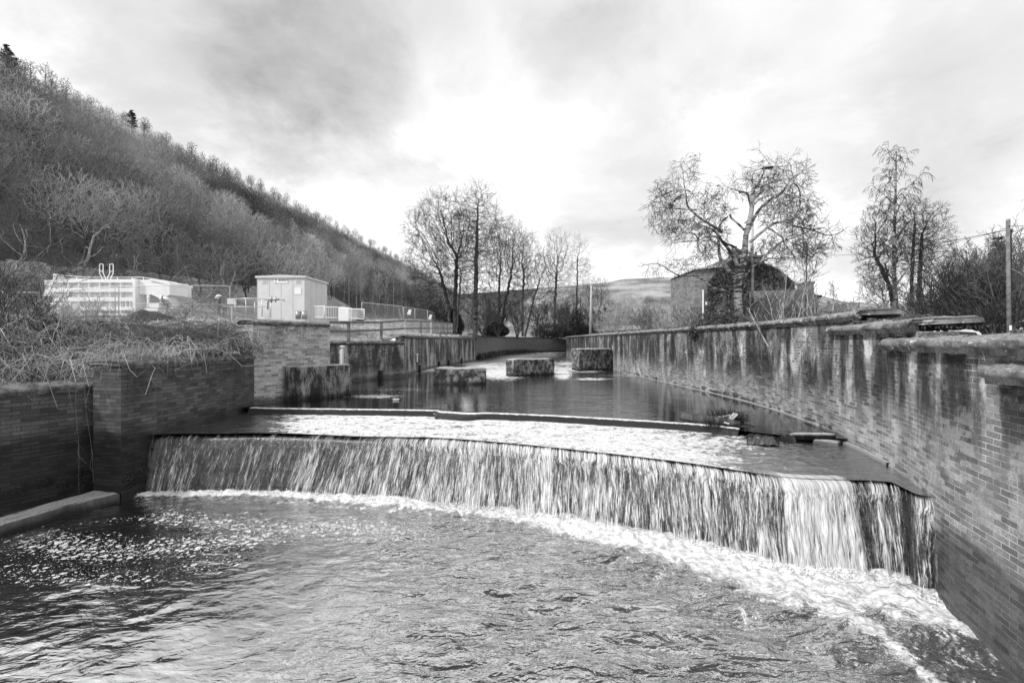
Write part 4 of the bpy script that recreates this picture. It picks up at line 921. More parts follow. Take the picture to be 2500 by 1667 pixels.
# centre group of bare trees behind the far left wall
G_ = 'bare trees grouped at the river bend'
def stem(*p): return [(x, y, z) for x, y, z in p]
sc_tree('bare_tree', (at_px(1108, 50), 50, 5.0), [(-1.3, 0, 9.6, 4.3, 3.8, 6.1), (-1.0, 0, 5.2, 3.4, 3, 2.4)], 3624, [stem((-.3, 0, -.3), (-.6, .2, 3), (-1.6, .3, 7)), stem((.1, .2, -.3), (.1, .3, 4), (.3, .5, 8.5)), stem((.3, -.2, -.3), (.6, -.4, 3.5), (.9, -.6, 6.5))], 11, 'broad many-stemmed bare tree with a domed crown, leftmost of the group at the river bend', G_, step=0.286, kill=1.45, twigs=2, minr=.0105, tip=0.0112, twl=1.03)
sc_tree('bare_tree', (at_px(1160, 48), 48, 4.6), [(.3, 0, 10.2, 2.7, 2.4, 6.2), (.2, 0, 4.6, 1.9, 1.8, 1.6)], 2771, [stem((0, 0, -.3), (.05, 0, 5), (.15, .1, 9), (.3, 0, 14))], 12, 'tallest bare tree with one dark straight trunk beside the end of the pale brick wall', G_, step=0.286, kill=1.45, twigs=2, minr=.0105, tip=0.0122, twl=1.03)
sc_tree('bare_tree', (at_px(1216, 62), 62, 5.2), [(1.0, 0, 10.4, 3.3, 3, 5.6), (.6, 0, 5.0, 2.6, 2, 2.0)], 2984, [stem((0, 0, -.3), (.1, 0, 4), (.2, 0, 8)), stem((.4, .3, -.3), (.9, .4, 4), (1.8, .4, 8))], 13, 'bare tree just right of the tallest one, branches fanning up to the right', G_, step=0.340, kill=1.45, twigs=2, minr=.0105, tip=0.0131, twl=1.15)
sc_tree('bare_tree', (at_px(1276, 76), 76, 5.4), [(.1, 0, 11.5, 3.2, 3, 6.2)], 1918, [stem((0, 0, -.3), (0, 0, 5), (.2, 0, 10)), stem((-.6, .3, -.3), (-.9, .4, 6))], 14, 'slender bare tree in the middle of the group behind the far wall', G_, step=0.408, kill=1.45, twigs=2, minr=.0105, tip=0.0149, twl=1.38)
sc_tree('bare_tree', (at_px(1300, 84), 84, 5.4), [(1.6, 0, 10, 3.4, 3, 5.6)], 1492, [stem((-1.4, 0, -.3), (-.6, 0, 3), (.3, .2, 7)), stem((-1.5, .3, -.3), (-1.6, .4, 5))], 19, 'leaning bare tree with pale lower stems in the middle of the group', G_, step=0.442, kill=1.45, twigs=2, minr=.0105, tip=0.0159, twl=1.38)
sc_tree('bare_tree', (at_px(1354, 92), 92, 5.4), [(.4, 0, 14.2, 3.6, 3, 7.0), (1.5, 0, 8, 3, 2.4, 3)], 2345, [stem((0, 0, -.3), (.1, 0, 7), (.3, 0, 12))], 15, 'bare round-topped tree, third from the right in the group at the bend', G_, step=0.442, kill=1.45, twigs=2, minr=.0105, tip=0.0169, twl=1.49)
sc_tree('bare_tree', (at_px(1408, 98), 98, 5.5), [(.7, 0, 12.5, 2.4, 2.2, 9.2)], 1705, [stem((0, 0, -.3), (0, 0, 8), (.2, 0, 17)), stem((.6, 0, -.3), (.9, 0, 9)), stem((-.5, 0, -.3), (-.8, 0, 8))], 16, 'narrow bare tree with parallel upright stems left of the pale pole', G_, step=0.476, kill=1.45, twigs=2, minr=.0105, tip=0.0169, twl=1.49)
sc_tree('bare_tree', (at_px(1445, 102), 102, 5.5), [(1.2, 0, 7.6, 3.2, 2.6, 5.4)], 1279, [stem((0, 0, -.3), (.4, 0, 5)), stem((.5, 0, -.3), (1.4, 0, 5))], 17, 'smaller bare tree behind the pale pole, rightmost of the group', G_, step=0.476, kill=1.45, twigs=2, minr=.0105, tip=0.0169, twl=1.49)
for k, (px, Y, L, st) in enumerate(((1215, 57, 4.5, 9), (1262, 70, 6.0, 12), (1320, 84, 6.5, 10), (1370, 88, 6.8, 12), (1400, 90, 7, 12), (1432, 95, 6.5, 12), (1470, 98, 6.5, 10), (1180, 52, 4, 8), (1070, 54, 4, 8), (1500, 92, 5, 9), (1040, 58, 5, 9))):
    add_tree('riverside_shrub', (at_px(px, Y), Y, 5.1), 'shrub', L, .06, 100 + k, 'bare thicket of thin stems growing under the trees at the river bend', 'shrub', 'thickets under the bend trees', stems=st, minr=.012 + Y * .00008, ss_=.45, twig='twig_mid' if k % 2 else 'twig')
for k, (px, Y, rx, rz_) in enumerate(((1345, 90, 3.2, 2.2), (1395, 93, 3.6, 2.6), (1430, 96, 3.0, 2.2), (1105, 51, 1.0, 2.2), (1210, 60, 1.4, 1.4))):
    x = at_px(px, Y); o = leaf_cloud('evergreen_bush', [(0, 0, rz_ * .6, rx, rx * .7, rz_ * .7), (rx * .6, 0, rz_ * .4, rx * .7, rx * .6, rz_ * .5), (-rx * .6, .3, rz_ * .35, rx * .7, rx * .6, rz_ * .45)], 5000, .09 + .0006 * Y, MAT['evergreen'], seed=30 + k)
    o.location = (x, Y, 5.0); tag(o, 'dark evergreen bush at the foot of the trees by the river bend', 'bush', 'evergreen bushes at the bend')

# ---- big pollarded birch drawn limb by limb at 25 m
BY = 25.0; bt = empty('birch_tree', (at_px(1806, BY), BY, 4.2), 0, 'big pollarded birch with cut stubs and drooping twigs in front of the ivy covered house', 'tree')
def bpx(x, y): return np.array([at_px(1560 + x / 3.41, BY) - bt.location.x, 0, EYE + (CY - (340 + y / 3.41)) / F * BY - bt.location.z])
limbs = [([(845, 1560), (838, 1500), (830, 1350), (825, 1200), (850, 1100), (880, 950), (890, 800), (910, 700), (935, 560), (950, 420), (965, 375)], .24, .10, 0),
 ([(825, 1180), (800, 1130), (745, 1060), (700, 980), (690, 880), (690, 780), (730, 670), (785, 620)], .13, .04, .6), ([(850, 1120), (790, 1010), (730, 935), (650, 855), (600, 800), (530, 765), (430, 745), (330, 800)], .12, .02, -.9),
 ([(690, 780), (620, 720), (540, 660), (470, 590), (430, 530), (425, 440), (415, 330), (415, 240), (390, 140)], .085, .012, .9), ([(470, 590), (370, 560), (280, 535), (200, 500), (150, 470)], .04, .012, 1.3),
 ([(425, 440), (380, 400), (300, 400), (210, 430), (150, 490)], .035, .01, 1.6), ([(870, 960), (760, 900), (690, 885), (600, 840), (500, 840), (430, 880), (330, 895), (200, 910)], .075, .012, -1.4),
 ([(830, 1330), (700, 1260), (600, 1240), (520, 1180), (430, 1140), (330, 1150), (240, 1110), (130, 1050), (30, 1060)], .08, .012, -.6), ([(900, 780), (850, 700), (790, 605)], .075, .05, .5),
 ([(935, 600), (900, 520), (870, 470), (780, 460), (690, 440), (640, 400)], .06, .012, -.8), ([(940, 480), (905, 430), (862, 415)], .05, .04, .5), ([(900, 780), (950, 680), (1010, 590), (1080, 520), (1150, 470), (1230, 425), (1290, 350), (1340, 290), (1420, 240), (1490, 200)], .11, .012, .7),
 ([(1290, 350), (1335, 200), (1350, 130), (1400, 60)], .04, .01, 1.2), ([(945, 560), (1000, 500), (1080, 485), (1150, 480), (1220, 520), (1290, 590), (1300, 680)], .05, .012, -1.2), ([(955, 430), (1000, 370), (1040, 290), (1060, 220), (1100, 200), (1080, 150), (1030, 80)], .05, .01, .3),
 ([(955, 500), (990, 460), (1028, 405)], .06, .045, -.4), ([(1290, 370), (1380, 370), (1440, 420), (1490, 520)], .035, .01, 1.5), ([(915, 860), (990, 790), (1060, 730), (1150, 710), (1220, 760), (1330, 800), (1430, 850), (1540, 820)], .09, .012, -1.5),
 ([(870, 1150), (980, 1050), (1080, 1010), (1180, 960), (1300, 950), (1400, 870)], .07, .012, 1.6), ([(1060, 730), (1120, 830), (1100, 920), (1150, 990), (1250, 1040)], .05, .012, -2), ([(1150, 470), (1230, 600), (1290, 700), (1350, 740)], .03, .01, 1.2), ([(600, 840), (640, 930), (660, 1020), (600, 1070)], .03, .01, -1.8),
 ([(540, 660), (560, 540), (600, 430), (640, 330)], .035, .01, .6), ([(1000, 1030), (1080, 900), (1180, 860), (1280, 820), (1360, 900)], .04, .01, -2.4), ([(880, 700), (960, 640), (1060, 650), (1160, 640), (1240, 700)], .04, .01, -1.0), ([(500, 840), (420, 810), (330, 830), (250, 850), (160, 890)], .04, .01, -2.2)]
rs = np.random.default_rng(5); thick, tw = [], [[] for _ in range(4)]
for i, (pp_, r0, r1, dep) in enumerate(limbs):
    P = spline([bpx(*q) for q in pp_], 26); t = np.linspace(0, 1, 26); P[:, 1] += dep * np.minimum(1, t * 1.2) * (1 if i else 0) + .10 * np.array([vnoise(i * 3.3, k * .2, 2) for k in range(26)]); thick.append((P, r0 + (r1 - r0) * t))
def lobe(x, y, rx, ry, yd, rd): c = bpx(x, y); return (c[0], yd, c[2], rx * .0066, rd, ry * .0066)
env_ = [lobe(300, 520, 190, 230, 1.0, 1.4), lobe(440, 300, 110, 200, .8, 1.0), lobe(330, 800, 210, 110, -1.2, 1.4), lobe(600, 700, 150, 260, 0, 1.5), lobe(620, 430, 90, 140, .5, .9), lobe(250, 1080, 230, 70, -.6, .8), lobe(800, 430, 140, 90, -.5, .8),
        lobe(1060, 330, 130, 190, .3, 1.1), lobe(1330, 330, 190, 220, 1.1, 1.4), lobe(1430, 560, 90, 170, 1.3, 1.2), lobe(1180, 640, 230, 170, -.6, 1.6), lobe(1250, 880, 300, 150, -.8, 1.8), lobe(1100, 980, 250, 120, 1.2, 1.5), lobe(560, 980, 190, 130, -.9, 1.0)]
roots_ = [th[0] for th, L_ in zip(thick, limbs) if L_[2] <= .035]
seg, sr, tw_ = colonize(env_, 3700, [r_[::1] for r_ in roots_], .21, 5, kill=1.35, wig=.28, up=.03, tip=.0070, pw=2.2, twigs=3, twl=.62, twr=.0064, droop=.13, twlev=1, shell=.42)
n_root = sum(len(resample(np.array(r_), .21)[0]) - 1 for r_ in roots_)
tw = [[(seg[k], np.maximum(sr[k], .0068)) for k in range(n_root, len(seg))]] + [[(P, np.maximum(r_, .0058)) for P, r_ in L_] for L_ in tw_]
V, Fc = tubes(thick, 8); mk('trunk', V, Fc, MAT['birch'], bt, smooth=True); V, Fc = tubes(sum(tw, []), 3); mk('crown', V, Fc, MAT['twig'], bt)
# street lamp whose head shows through the birch
sl_ = empty('street_lamp', (at_px(1837, 26.5), 26.5, 4.2), 0, 'grey street lamp with a flat arm and lamp head rising through the birch', 'street lamp')
zt = EYE + (CY - 436) / F * 26.5 - 4.2; MB().tube([(0, 0, 0), (0, 0, zt * .5), (0, 0, zt)], [.09, .07, .05], 10).tube([(0, 0, zt), (.02, 0, zt + .25), (.12, 0, zt + .42), (.3, 0, zt + .52), (.6, 0, zt + .58)], .03, 8).build('lamp_post', MAT['steel'], sl_, True)
MB().box(.55, 1.2, -.1, .1, zt + .56, zt + .68, .04, ry=-.12).build('lamp_head', MAT['dark'], sl_)
# saplings right of the birch, just behind the wall
for k, (px, Y, L, st, bk, lb) in enumerate(((1965, 19.5, 5.2, 1, 'bark', 'thin young tree behind the wall right of the birch'), (1925, 17.5, 3.0, 3, 'twig_pale', 'pale leaning sapling close behind the wall coping'), (2012, 18.5, 2.6, 3, 'twig_pale', 'small pale sapling nearest the stepped coping'), (1880, 16.5, 2.0, 4, 'twig_pale', 'low pale stems poking above the wall under the birch'), (1905, 23, 3.4, 4, 'bark', 'dark bare sapling between the birch and the ruined facade'), (1850, 22, 2.6, 5, 'bark', 'dark twiggy shrub beside the birch trunk'))):
    add_tree('sapling', (at_px(px, Y), Y, 4.3), 'thin' if st == 1 else 'shrub', L, .035, 200 + k, lb, 'young tree', stems=st, minr=.006, ss_=.5, bark=bk, twig='twig_mid' if k else 'twig')
for k, (px, Y, r_, h) in enumerate(((1760, 24, 1.5, .9), (1830, 26, 1.6, 1.4), (1725, 23, .9, .5), (1890, 27, 1.6, 1.5))):
    o = leaf_cloud('laurel_bush', [(0, 0, h * .7, r_, r_ * .6, h), (r_ * .5, .2, h * .5, r_ * .6, r_ * .5, h * .8)], 5200, .07, MAT['ivy'], seed=60 + k); o.location = (at_px(px, Y), Y, 4.35)
    tag(o, ['dark glossy bush left of the birch trunk', 'dark bush directly behind the birch trunk', 'low dark bush by the white downpipe', 'dark bush right of the birch trunk'][k], 'bush')

# ---- tall trees on the right
RT = 'tall trees above the stepped coping'
sc_tree('tall_tree', (at_px(2186, 42), 42, 4.4), [(-1.7, 0, 8.3, 1.9, 1.7, 4.2), (-.9, 0, 4.6, 1.4, 1.2, 1.4)], 2345, [stem((0, 0, -.3), (-.3, 0, 3), (-.9, 0, 7)), stem((.2, 0, -.3), (-.2, .2, 4.5), (-1.8, .2, 8))], 41, 'tall dark bare tree leaning left in the right-hand clump', RT, step=0.231, kill=1.45, twigs=2, minr=.0088, tip=0.0112, twl=0.57)
add_tree('weeping_birch', (at_px(2196, 41), 41, 4.4), 'weeping', 16.3, .24, 42, 'tallest weeping birch with drooping twigs in the right-hand clump', group=RT, minr=.011, bark='birch')
sc_tree('tall_tree', (at_px(2226, 43), 43, 4.4), [(.4, 0, 9.4, 1.5, 1.4, 4.0)], 1599, [stem((0, 0, -.3), (0, 0, 6), (.3, 0, 11))], 43, 'bare tree with a straight trunk just right of the weeping birch', RT, step=0.231, kill=1.45, twigs=2, minr=.0088, tip=0.0112, twl=0.57)
sc_tree('tall_tree', (at_px(2246, 44), 44, 4.4), [(.9, 0, 9.2, 1.9, 1.7, 4.4)], 2025, [stem((0, 0, -.3), (-.1, 0, 5), (.2, 0, 10))], 44, 'rightmost bare tree of the right-hand clump, crown fanning right', RT, step=0.231, kill=1.45, twigs=2, minr=.0088, tip=0.0112, twl=0.63)
sc_tree('tall_tree', (at_px(2172, 40), 40, 4.4), [(-.9, 0, 4.4, 1.7, 1.4, 1.7)], 746, [stem((0, 0, -.3), (-.3, 0, 3))], 45, 'shorter bare tree at the left edge of the right-hand clump', RT, step=0.231, kill=1.45, twigs=2, minr=.0088, tip=0.0094, twl=0.57)
for k, (px, Y, L, st, tw_) in enumerate(((2140, 38, 3.6, 8, 'twig_mid'), (2185, 34, 3.2, 12, 'twig_pale'), (2235, 36, 4.5, 8, 'twig'), (2275, 32, 4.2, 8, 'twig_mid'), (2310, 30, 5.2, 7, 'twig'), (2350, 33, 7.4, 7, 'twig_mid'), (2395, 31, 6.6, 8, 'twig_mid'), (2425, 27, 5.0, 8, 'twig'), (2460, 30, 7.0, 8, 'twig_mid'), (2490, 25, 5.6, 8, 'twig_mid'), (2330, 24, 2.4, 9, 'twig'), (2390, 22, 2.2, 10, 'twig'), (2450, 20, 2.2, 10, 'twig'), (2330, 34, 6.0, 9, 'twig_mid'), (2410, 34, 7.0, 9, 'twig_mid'), (2480, 33, 7.4, 10, 'twig_mid'), (2370, 28, 4.6, 10, 'twig'), (2370, 38, 8.2, 3, 'twig_mid'), (2300, 40, 5.2, 8, 'twig_mid'))):
    add_tree('scrub_tree', (at_px(px, Y), Y, 4.2), 'shrub' if k != 17 else 'upright', L, .09, 300 + k, 'bushy bare scrub tree in the thicket behind the right wall', 'tree', 'scrub trees behind the right wall', stems=st, minr=.010, ss_=.42, twig=tw_)
add_tree('bare_tree', (at_px(2575, 21), 21, 4.2), 'weeping', 7.6, .08, 47, 'pale-branched tree leaning in at the right edge beyond the utility pole', minr=.007, bark='bark_pale', twig='twig_mid', lean=-.06)
def conifer(name, loc, H, rad, seed, label, mat, cat='tree', droop=.25, open_=.0, group=None, needle=.16, whorls=26, bare=.12):
    rs = np.random.default_rng(seed); root = empty(name, loc, 0, label, cat, group); MB().tube([(0, 0, -.3), (0, 0, H * .5), (0, 0, H)], [H * .018, H * .012, .02], 7).build('trunk', MAT['bark'], root, True); br = []; Q = []
    for w in range(whorls):
        t = bare + (1 - bare) * w / whorls; L = rad * (1 - t) ** .8 * rs.uniform(.7, 1.1) + .15
        for k in range(7):
            if rs.uniform() < open_: continue
            a = rs.uniform(0, 6.28); d = np.array([math.cos(a), math.sin(a), .1]); P = [np.array([0, 0, t * H])]
            for s_ in range(4): P.append(P[-1] + unit(d + np.array([0, 0, .15 - droop * s_ * .5])) * L / 4)
            P = np.array(P); br.append((P, np.linspace(.03, .01, 5)));
            for q in range(int(30 * L / rad) + 8): f = rs.uniform(.15, 1) * 3.99; i = int(f); Q.append(P[i] * (1 - f + i) + P[i + 1] * (f - i) + rs.standard_normal(3) * .06)
    V, Fc = tubes(br, 3); mk('crown', V, Fc, MAT['bark'], root); Q = np.array(Q); n = len(Q); a = rs.standard_normal((n, 3)); a[:, 2] *= .5; a /= np.linalg.norm(a, axis=1)[:, None]; b = np.cross(a, rs.standard_normal((n, 3))); b /= np.linalg.norm(b, axis=1)[:, None]; s = needle * rs.uniform(.6, 1.3, n)[:, None]
    V = np.stack([Q - a * s, Q - b * s * .3, Q + a * s, Q + b * s * .3], 1).reshape(-1, 3); mk('foliage', V, np.arange(4 * n).reshape(n, 4), mat, root); return root
conifer('spruce_tree', (at_px(2438, 36), 36, 4.2), 8.4, 2.4, 3, 'dark spruce standing beside the utility pole', MAT['evergreen'])

# ---- hill wood: individual trees with shared meshes
def ridge_xy(Y): return -(187 - .1 * (Y - 60)), Y
variants = []
for k in range(7):
    a_ = 500 + k; variants.append(sc_mesh([(0, 0, 5.0, 3.4, 3.4, 2.7)], 850, [stem((0, 0, -.3), (.2, 0, 1.6)), stem((.3, 0, -.3), (.8, .4, 2))][:1 + k % 2], a_, .45, .018, kill=1.5, tip=.013, twl=.8, twr=.018, twlev=0, twigs=3, up=.1))
def tree_mesh(name, v, mats, zs=1.0):
    V1, F1, V2, F2 = v; V = np.concatenate([V1, V2]) * np.array([1, 1, zs]); Fc = np.concatenate([F1, F2 + len(V1)]); o = mk(name, V, Fc, [MAT[m] for m in mats], mi=np.r_[np.zeros(len(F1)), np.ones(len(F2))]); return o
def near_variant(style, L, r, seed, stems, minr, ss2=.3):
    out = tree_branches(style, L, r, seed, stems, minr=minr, stemspread=ss2); V1, F1 = tubes(out[0] + out[1], 5); V2, F2 = tubes(sum(out[2:], []), 3); return V1, F1, V2, F2
vd = [sc_mesh([(0, 0, 5.0, 3.5, 3.5, 2.9)], 1300, [stem((0, 0, -.3), (.2, .1, 1.2), (.0, 0, 2.2))] + ([stem((.4, 0, -.3), (.9, .5, 2))] if k % 2 else []), 600 + k, .36, .012, kill=1.5, tip=.010, twl=.7, twr=.012, twigs=3, up=.1, wig=.35, twlev=0) for k in range(5)]
vt = [near_variant('thin', 9.5, .09, 620 + k, 1, .018) for k in range(4)]
vr = [sc_mesh([(0, 0, 6.6, 1.9, 1.9, 2.4)], 330, [stem((0, 0, -.3), (.15, 0, 3), (0, 0, 4.6))], 640 + k, .4, .035, kill=1.5, tip=.024, twl=.6, twr=.032, twlev=0, twigs=3, up=.15) for k in range(6)]
def place(protos, base, x, y, s, rz, label, group, cat='tree', name='tree', z=None):
    p = protos[base]
    if p.get('o') is None: o = p['mk'](); p['o'] = o
    else: o = p['o'].copy(); COL.objects.link(o)
    o.location = (x, y, (gz(x, y) if z is None else z) - .2); o.rotation_euler = (0, 0, rz); o.scale = (s, s, s * rs.uniform(.9, 1.12)); tag(o, label, cat, group); return o
def protos(vs, name, mats): return [{'mk': (lambda v=v: tree_mesh(name, v, mats)), 'o': None} for v in vs]
rs = np.random.default_rng(77)
PD = protos(vd, 'woodland_tree', ('bark', 'twig_hill')); PB = protos(vt, 'hill_birch', ('bark_pale', 'twig_hill')); PR = protos(vr, 'ridge_tree', ('bark', 'twig_mid'))
n_ind = 0; taken = []
def hill_pts(n, umin, umax, ymin, ymax):
    L = []
    for _ in range(n):
        Y = ymin * (ymax / ymin) ** rs.uniform(); u = rs.uniform(umin, umax); L.append((-(u - .1 * (Y - 60)), Y))
    return L
cand = []
for gy_ in np.arange(18, 420, 1):
    pass
# jittered grid over the slope, nearest first
cand = []
for iu in range(60):
    for iy in range(84):
        u = 38 + iu * 6.3 + rs.uniform(-2.6, 2.6); Y = 12 + iy * 6.3 + rs.uniform(-2.6, 2.6)
        if u > 162: continue
        x = -(u - .1 * (Y - 60)); m = x / Y
        if m < -1.45: continue
        cand.append((x, Y, u))
cand.sort(key=lambda c: c[0] ** 2 + c[1] ** 2)
def clearing(x, Y, u):
    px = x / Y * F + CX
    if px < 330 and u < 44 : return True
    if 740 < px < 1100 and u < 47: return True
    return vnoise(x * .03 + 4, Y * .03, 8) > .62 and u > 60
vis = [c for c in cand if not clearing(*c)]
near = vis[:170]; rest = vis[170:]
for x, Y, u in near:
    place(PD, int(rs.integers(5)), x, Y, rs.uniform(.95, 1.5), rs.uniform(0, 6.28), 'bare tree in the dense wood covering the lower left hillside', 'bare trees in the hillside wood')
for k in range(46):   # pale birch trunks along the foot of the wood
    px = rs.uniform(690, 1030); Y = (rs.uniform(43, 53) + 6) / ((CX - px) / F + .1); x = at_px(px, Y); place(PB, int(rs.integers(4)), x, Y, rs.uniform(1.0, 1.5), rs.uniform(0, 6.28), 'slender pale-trunked birch at the foot of the hillside wood', 'pale birches at the foot of the hill')
for k in range(120):
    Y = 128 * (700 / 128) ** ((k + rs.uniform(0, .8)) / 120); x, _ = ridge_xy(Y); place(PR, int(rs.integers(6)) if Y > 290 else int(rs.integers(3)), x + rs.uniform(-3, 3), Y, rs.uniform(.5, .85) * (1.15 + Y / 600), rs.uniform(0, 6.28), 'small bare tree standing on the skyline of the left hill', 'skyline trees on the left hill')
for px, Y, H, lb in ((18, 155, 11, 'dark pine on the skyline at the upper left corner'), (322, 200, 12, 'lone dark pine on the hill skyline above the pale cabinet and tank')):
    m_ = (px - CX) / F; Yr = (187 + 6) / (.1 - m_); x = m_ * Yr; conifer('pine_tree', (x, Yr, gz(x, Yr) - .5), H, 4.2, int(px), lb, MAT['evergreen'], droop=-.1, open_=.35, needle=.5, whorls=12, bare=.3)
# the rest of the wood, as one mass
Vs, Fs, Ts, off = [], [], [], 0; lowv = []
for k in range(7):
    V1, F1, V2, F2 = variants[k]; lowv.append((np.concatenate([V1, V2]), np.concatenate([F1, F2 + len(V1)])))
o_last = None; cells = {}
for x, Y, u in rest:
    V, Fc = lowv[int(rs.integers(7))]; s = rs.uniform(1.0, 1.5) * (1 - .4 * max(0, (u - 140) / 31)); a = rs.uniform(0, 6.28); c, sn = math.cos(a), math.sin(a); dist = math.hypot(x, Y)
    z = 5.65 + float(hill_rise(np.array([x]), np.array([Y]))[0][0]) if Y < 115 else gz(x, Y)
    if dist > 190:   # far: thin the twig set
        Fc = Fc[::2] if dist < 320 else Fc[::4]
    Vr = V * s @ np.array([[c, sn, 0], [-sn, c, 0], [0, 0, 1]]) + np.array([x, Y, z - .3]); us, inv = np.unique(Fc, return_inverse=True)
    Vs.append(Vr[us].astype(np.float32)); Fs.append((inv.reshape(Fc.shape) + off).astype(np.int32)); Ts.append(np.full(len(us), rs.uniform(), np.float32)); off += len(us)
print('wood trees', len(near), len(rest), 'verts', off)
tag(mk('distant_wood', np.concatenate(Vs), np.concatenate(Fs), MAT['twig_hill'], attrs={'tone': np.concatenate(Ts)}), 'dense leafless wood covering the upper left hillside', 'wood', kind='stuff'); del Vs, Fs
# gnarled pale-limbed oaks in front of the wood
for k, (px, Y, L, st, lb) in enumerate(((115, 40, 4.6, 2, 'gnarled oak with pale twisted limbs behind the left end of the white tank'), (192, 44, 8.0, 1, 'tall crooked oak with a pale trunk behind the white tank'), (10, 38, 7.0, 2, 'oak with long pale limbs at the left edge of the picture'), (262, 42, 5.5, 3, 'wide oak with sweeping pale boughs above the right half of the tank'), (385, 46, 6.5, 2, 'rounded oak with a pale trunk between the tank and the cabinet'), (440, 42, 5.0, 3, 'low dark bare oak behind the mesh fence'), (545, 50, 6.0, 4, 'twiggy pale bush-like tree left of the grey cabinet'), (700, 60, 7.0, 7, 'fan of thin pale stems behind the grey cabinet'), (1005, 80, 7.5, 2, 'spreading bare oak beyond the mesh fence'), (930, 100, 7.5, 3, 'small round bare oak on the grass slope'))):
    add_tree('oak_tree', (at_px(px, Y), Y, gz(at_px(px, Y), Y)), 'gnarly' if k < 6 or k > 7 else 'shrub', L, .17, 700 + k, lb, stems=st, minr=.012, bark='bark_pale', twig='twig_mid', ss_=.5)
# far valley woods and hedges in the middle distance
Vs, Fs, off = [], [], 0
def add_far(x, Y, s, lod=3):
    global off
    V, Fc = lowv[int(rs.integers(7))]; Fc = Fc[::lod]; a = rs.uniform(0, 6.28); c, sn = math.cos(a), math.sin(a); us, inv = np.unique(Fc, return_inverse=True)
    Vr = V * s @ np.array([[c, sn, 0], [-sn, c, 0], [0, 0, 1]]) + np.array([x, Y, gz(x, Y) - .3]); Vs.append(Vr[us].astype(np.float32)); Fs.append((inv.reshape(Fc.shape) + off).astype(np.int32)); off += len(us)
for k in range(620):
    px = rs.uniform(1330, 1690 - 60 * rs.uniform()); Y = rs.uniform(200, 640 - max(0, px - 1480) * 1.3); x = at_px(px, Y)
    if 1490 < px < 1720 and 300 < Y < 360: continue
    add_far(x, Y, rs.uniform(1.0, 1.7), 2)
for k in range(150):
    px = rs.uniform(1960, 2140); Y = rs.uniform(150, 420); add_far(at_px(px, Y), Y, rs.uniform(.6, .9), 2)
for (pa, ya, pb, yb, n) in ((1500, 700, 1700, 760, 60), (1560, 900, 1700, 720, 40), (1620, 640, 1700, 560, 25), (1380, 950, 1700, 900, 80), (2040, 700, 2250, 650, 50)):
    for k in range(n): t = k / n; px = pa + (pb - pa) * t; Y = ya + (yb - ya) * t + rs.uniform(-4, 4); add_far(at_px(px, Y), Y, rs.uniform(.5, .9), 2)
tag(mk('valley_wood', np.concatenate(Vs), np.concatenate(Fs), MAT['twig_hill']), 'distant leafless woods and hedges on the valley side', 'wood', kind='stuff'); del Vs, Fs
# ------------------------------------------------------------------ plant on the left bank
def X_at(px, Y): return (px - CX) / F * Y
def Z_at(py, Y): return EYE + (CY - py) / F * Y
# kiosk
ky = 30.0; kz = Z_at(782, ky); k0 = X_at(628, ky); kw = X_at(746, ky) - k0; kh = Z_at(679, ky) - kz
ki = empty('equipment_kiosk', (k0, ky, kz), R(-2), 'pale grey flat-roofed equipment cabinet with a name board on its front', 'kiosk')
MB().box(0, kw, 0, 3.3, -.3, kh, .02).build('body', MAT['kiosk'], ki)
b = MB(); prof_ = [(-.09, kh), (-.09, kh + .13), (kw * .5, kh + .2), (kw + .09, kh + .13), (kw + .09, kh)]; b.prism(prof_, -.1, 3.4); b.build('roof', MAT['kiosk_roof'], ki)
b = MB()
for x in np.linspace(.0, kw, 5): b.box(x - .012, x + .012, -.012, 0, 0, kh - .02)
for y in np.linspace(0, 3.3, 5): b.box(kw, kw + .014, y - .012, y + .012, 0, kh - .02)
b.build('panel_joint', MAT['galv'], ki)
s_ = kw / 118.0
def kx(px): return (px - 628) * s_
def kzz(py): return Z_at(py, ky) - kz
for a_, c_ in ((640, 653), (723.5, 736)):
    b = MB().box(kx(a_), kx(c_), -.03, 0, kzz(692.5), kzz(683.5), .01); v_ = b.build('vent', MAT['white_paint'], ki); b = MB()
    for q in range(5): z_ = kzz(692) + .035 + q * .045; b.box(kx(a_) + .03, kx(c_) - .03, -.04, -.028, z_, z_ + .02)
    b.build('louvre', MAT['steel'], v_)
MB().box(kx(721), kx(738), -.025, 0, kzz(719), kzz(703), .008).build('notice', MAT['white_paint'], ki)
sg = MB().box(kx(670), kx(705), -.03, 0, kzz(691.5), kzz(680), .006).build('sign_board', MAT['white_paint'], ki)
tc = bpy.data.curves.new('sign_text', 'FONT'); tc.body = 'BUNDY'; tc.size = .17; tc.extrude = .004; tc.space_character = 1.15; tc.offset = .004; tc.align_x = 'LEFT'
to = bpy.data.objects.new('tmp', tc); COL.objects.link(to); dg = bpy.context.evaluated_depsgraph_get(); me = bpy.data.meshes.new_from_object(to.evaluated_get(dg)); bpy.data.objects.remove(to); me.materials.clear(); me.materials.append(MAT['black'])
lt = bpy.data.objects.new('lettering', me); COL.objects.link(lt); lt.parent = sg; lt.rotation_euler = (R(90), 0, 0); lt.location = (kx(682), -.037, kzz(686.2))
b = MB()
for cx_, cz_, r_ in ((kx(675.5), kzz(683.2), .055), (kx(674.5), kzz(689), .035)):
    b.prism([(cx_ - r_ * 1.2, cz_), (cx_, cz_ - r_), (cx_ + r_ * 1.2, cz_), (cx_, cz_ + r_)], -.04, -.03)
b.box(kx(672), kx(679), -.045, -.03, kzz(683.4), kzz(683.0)); b.build('emblem', MAT['black'], sg)
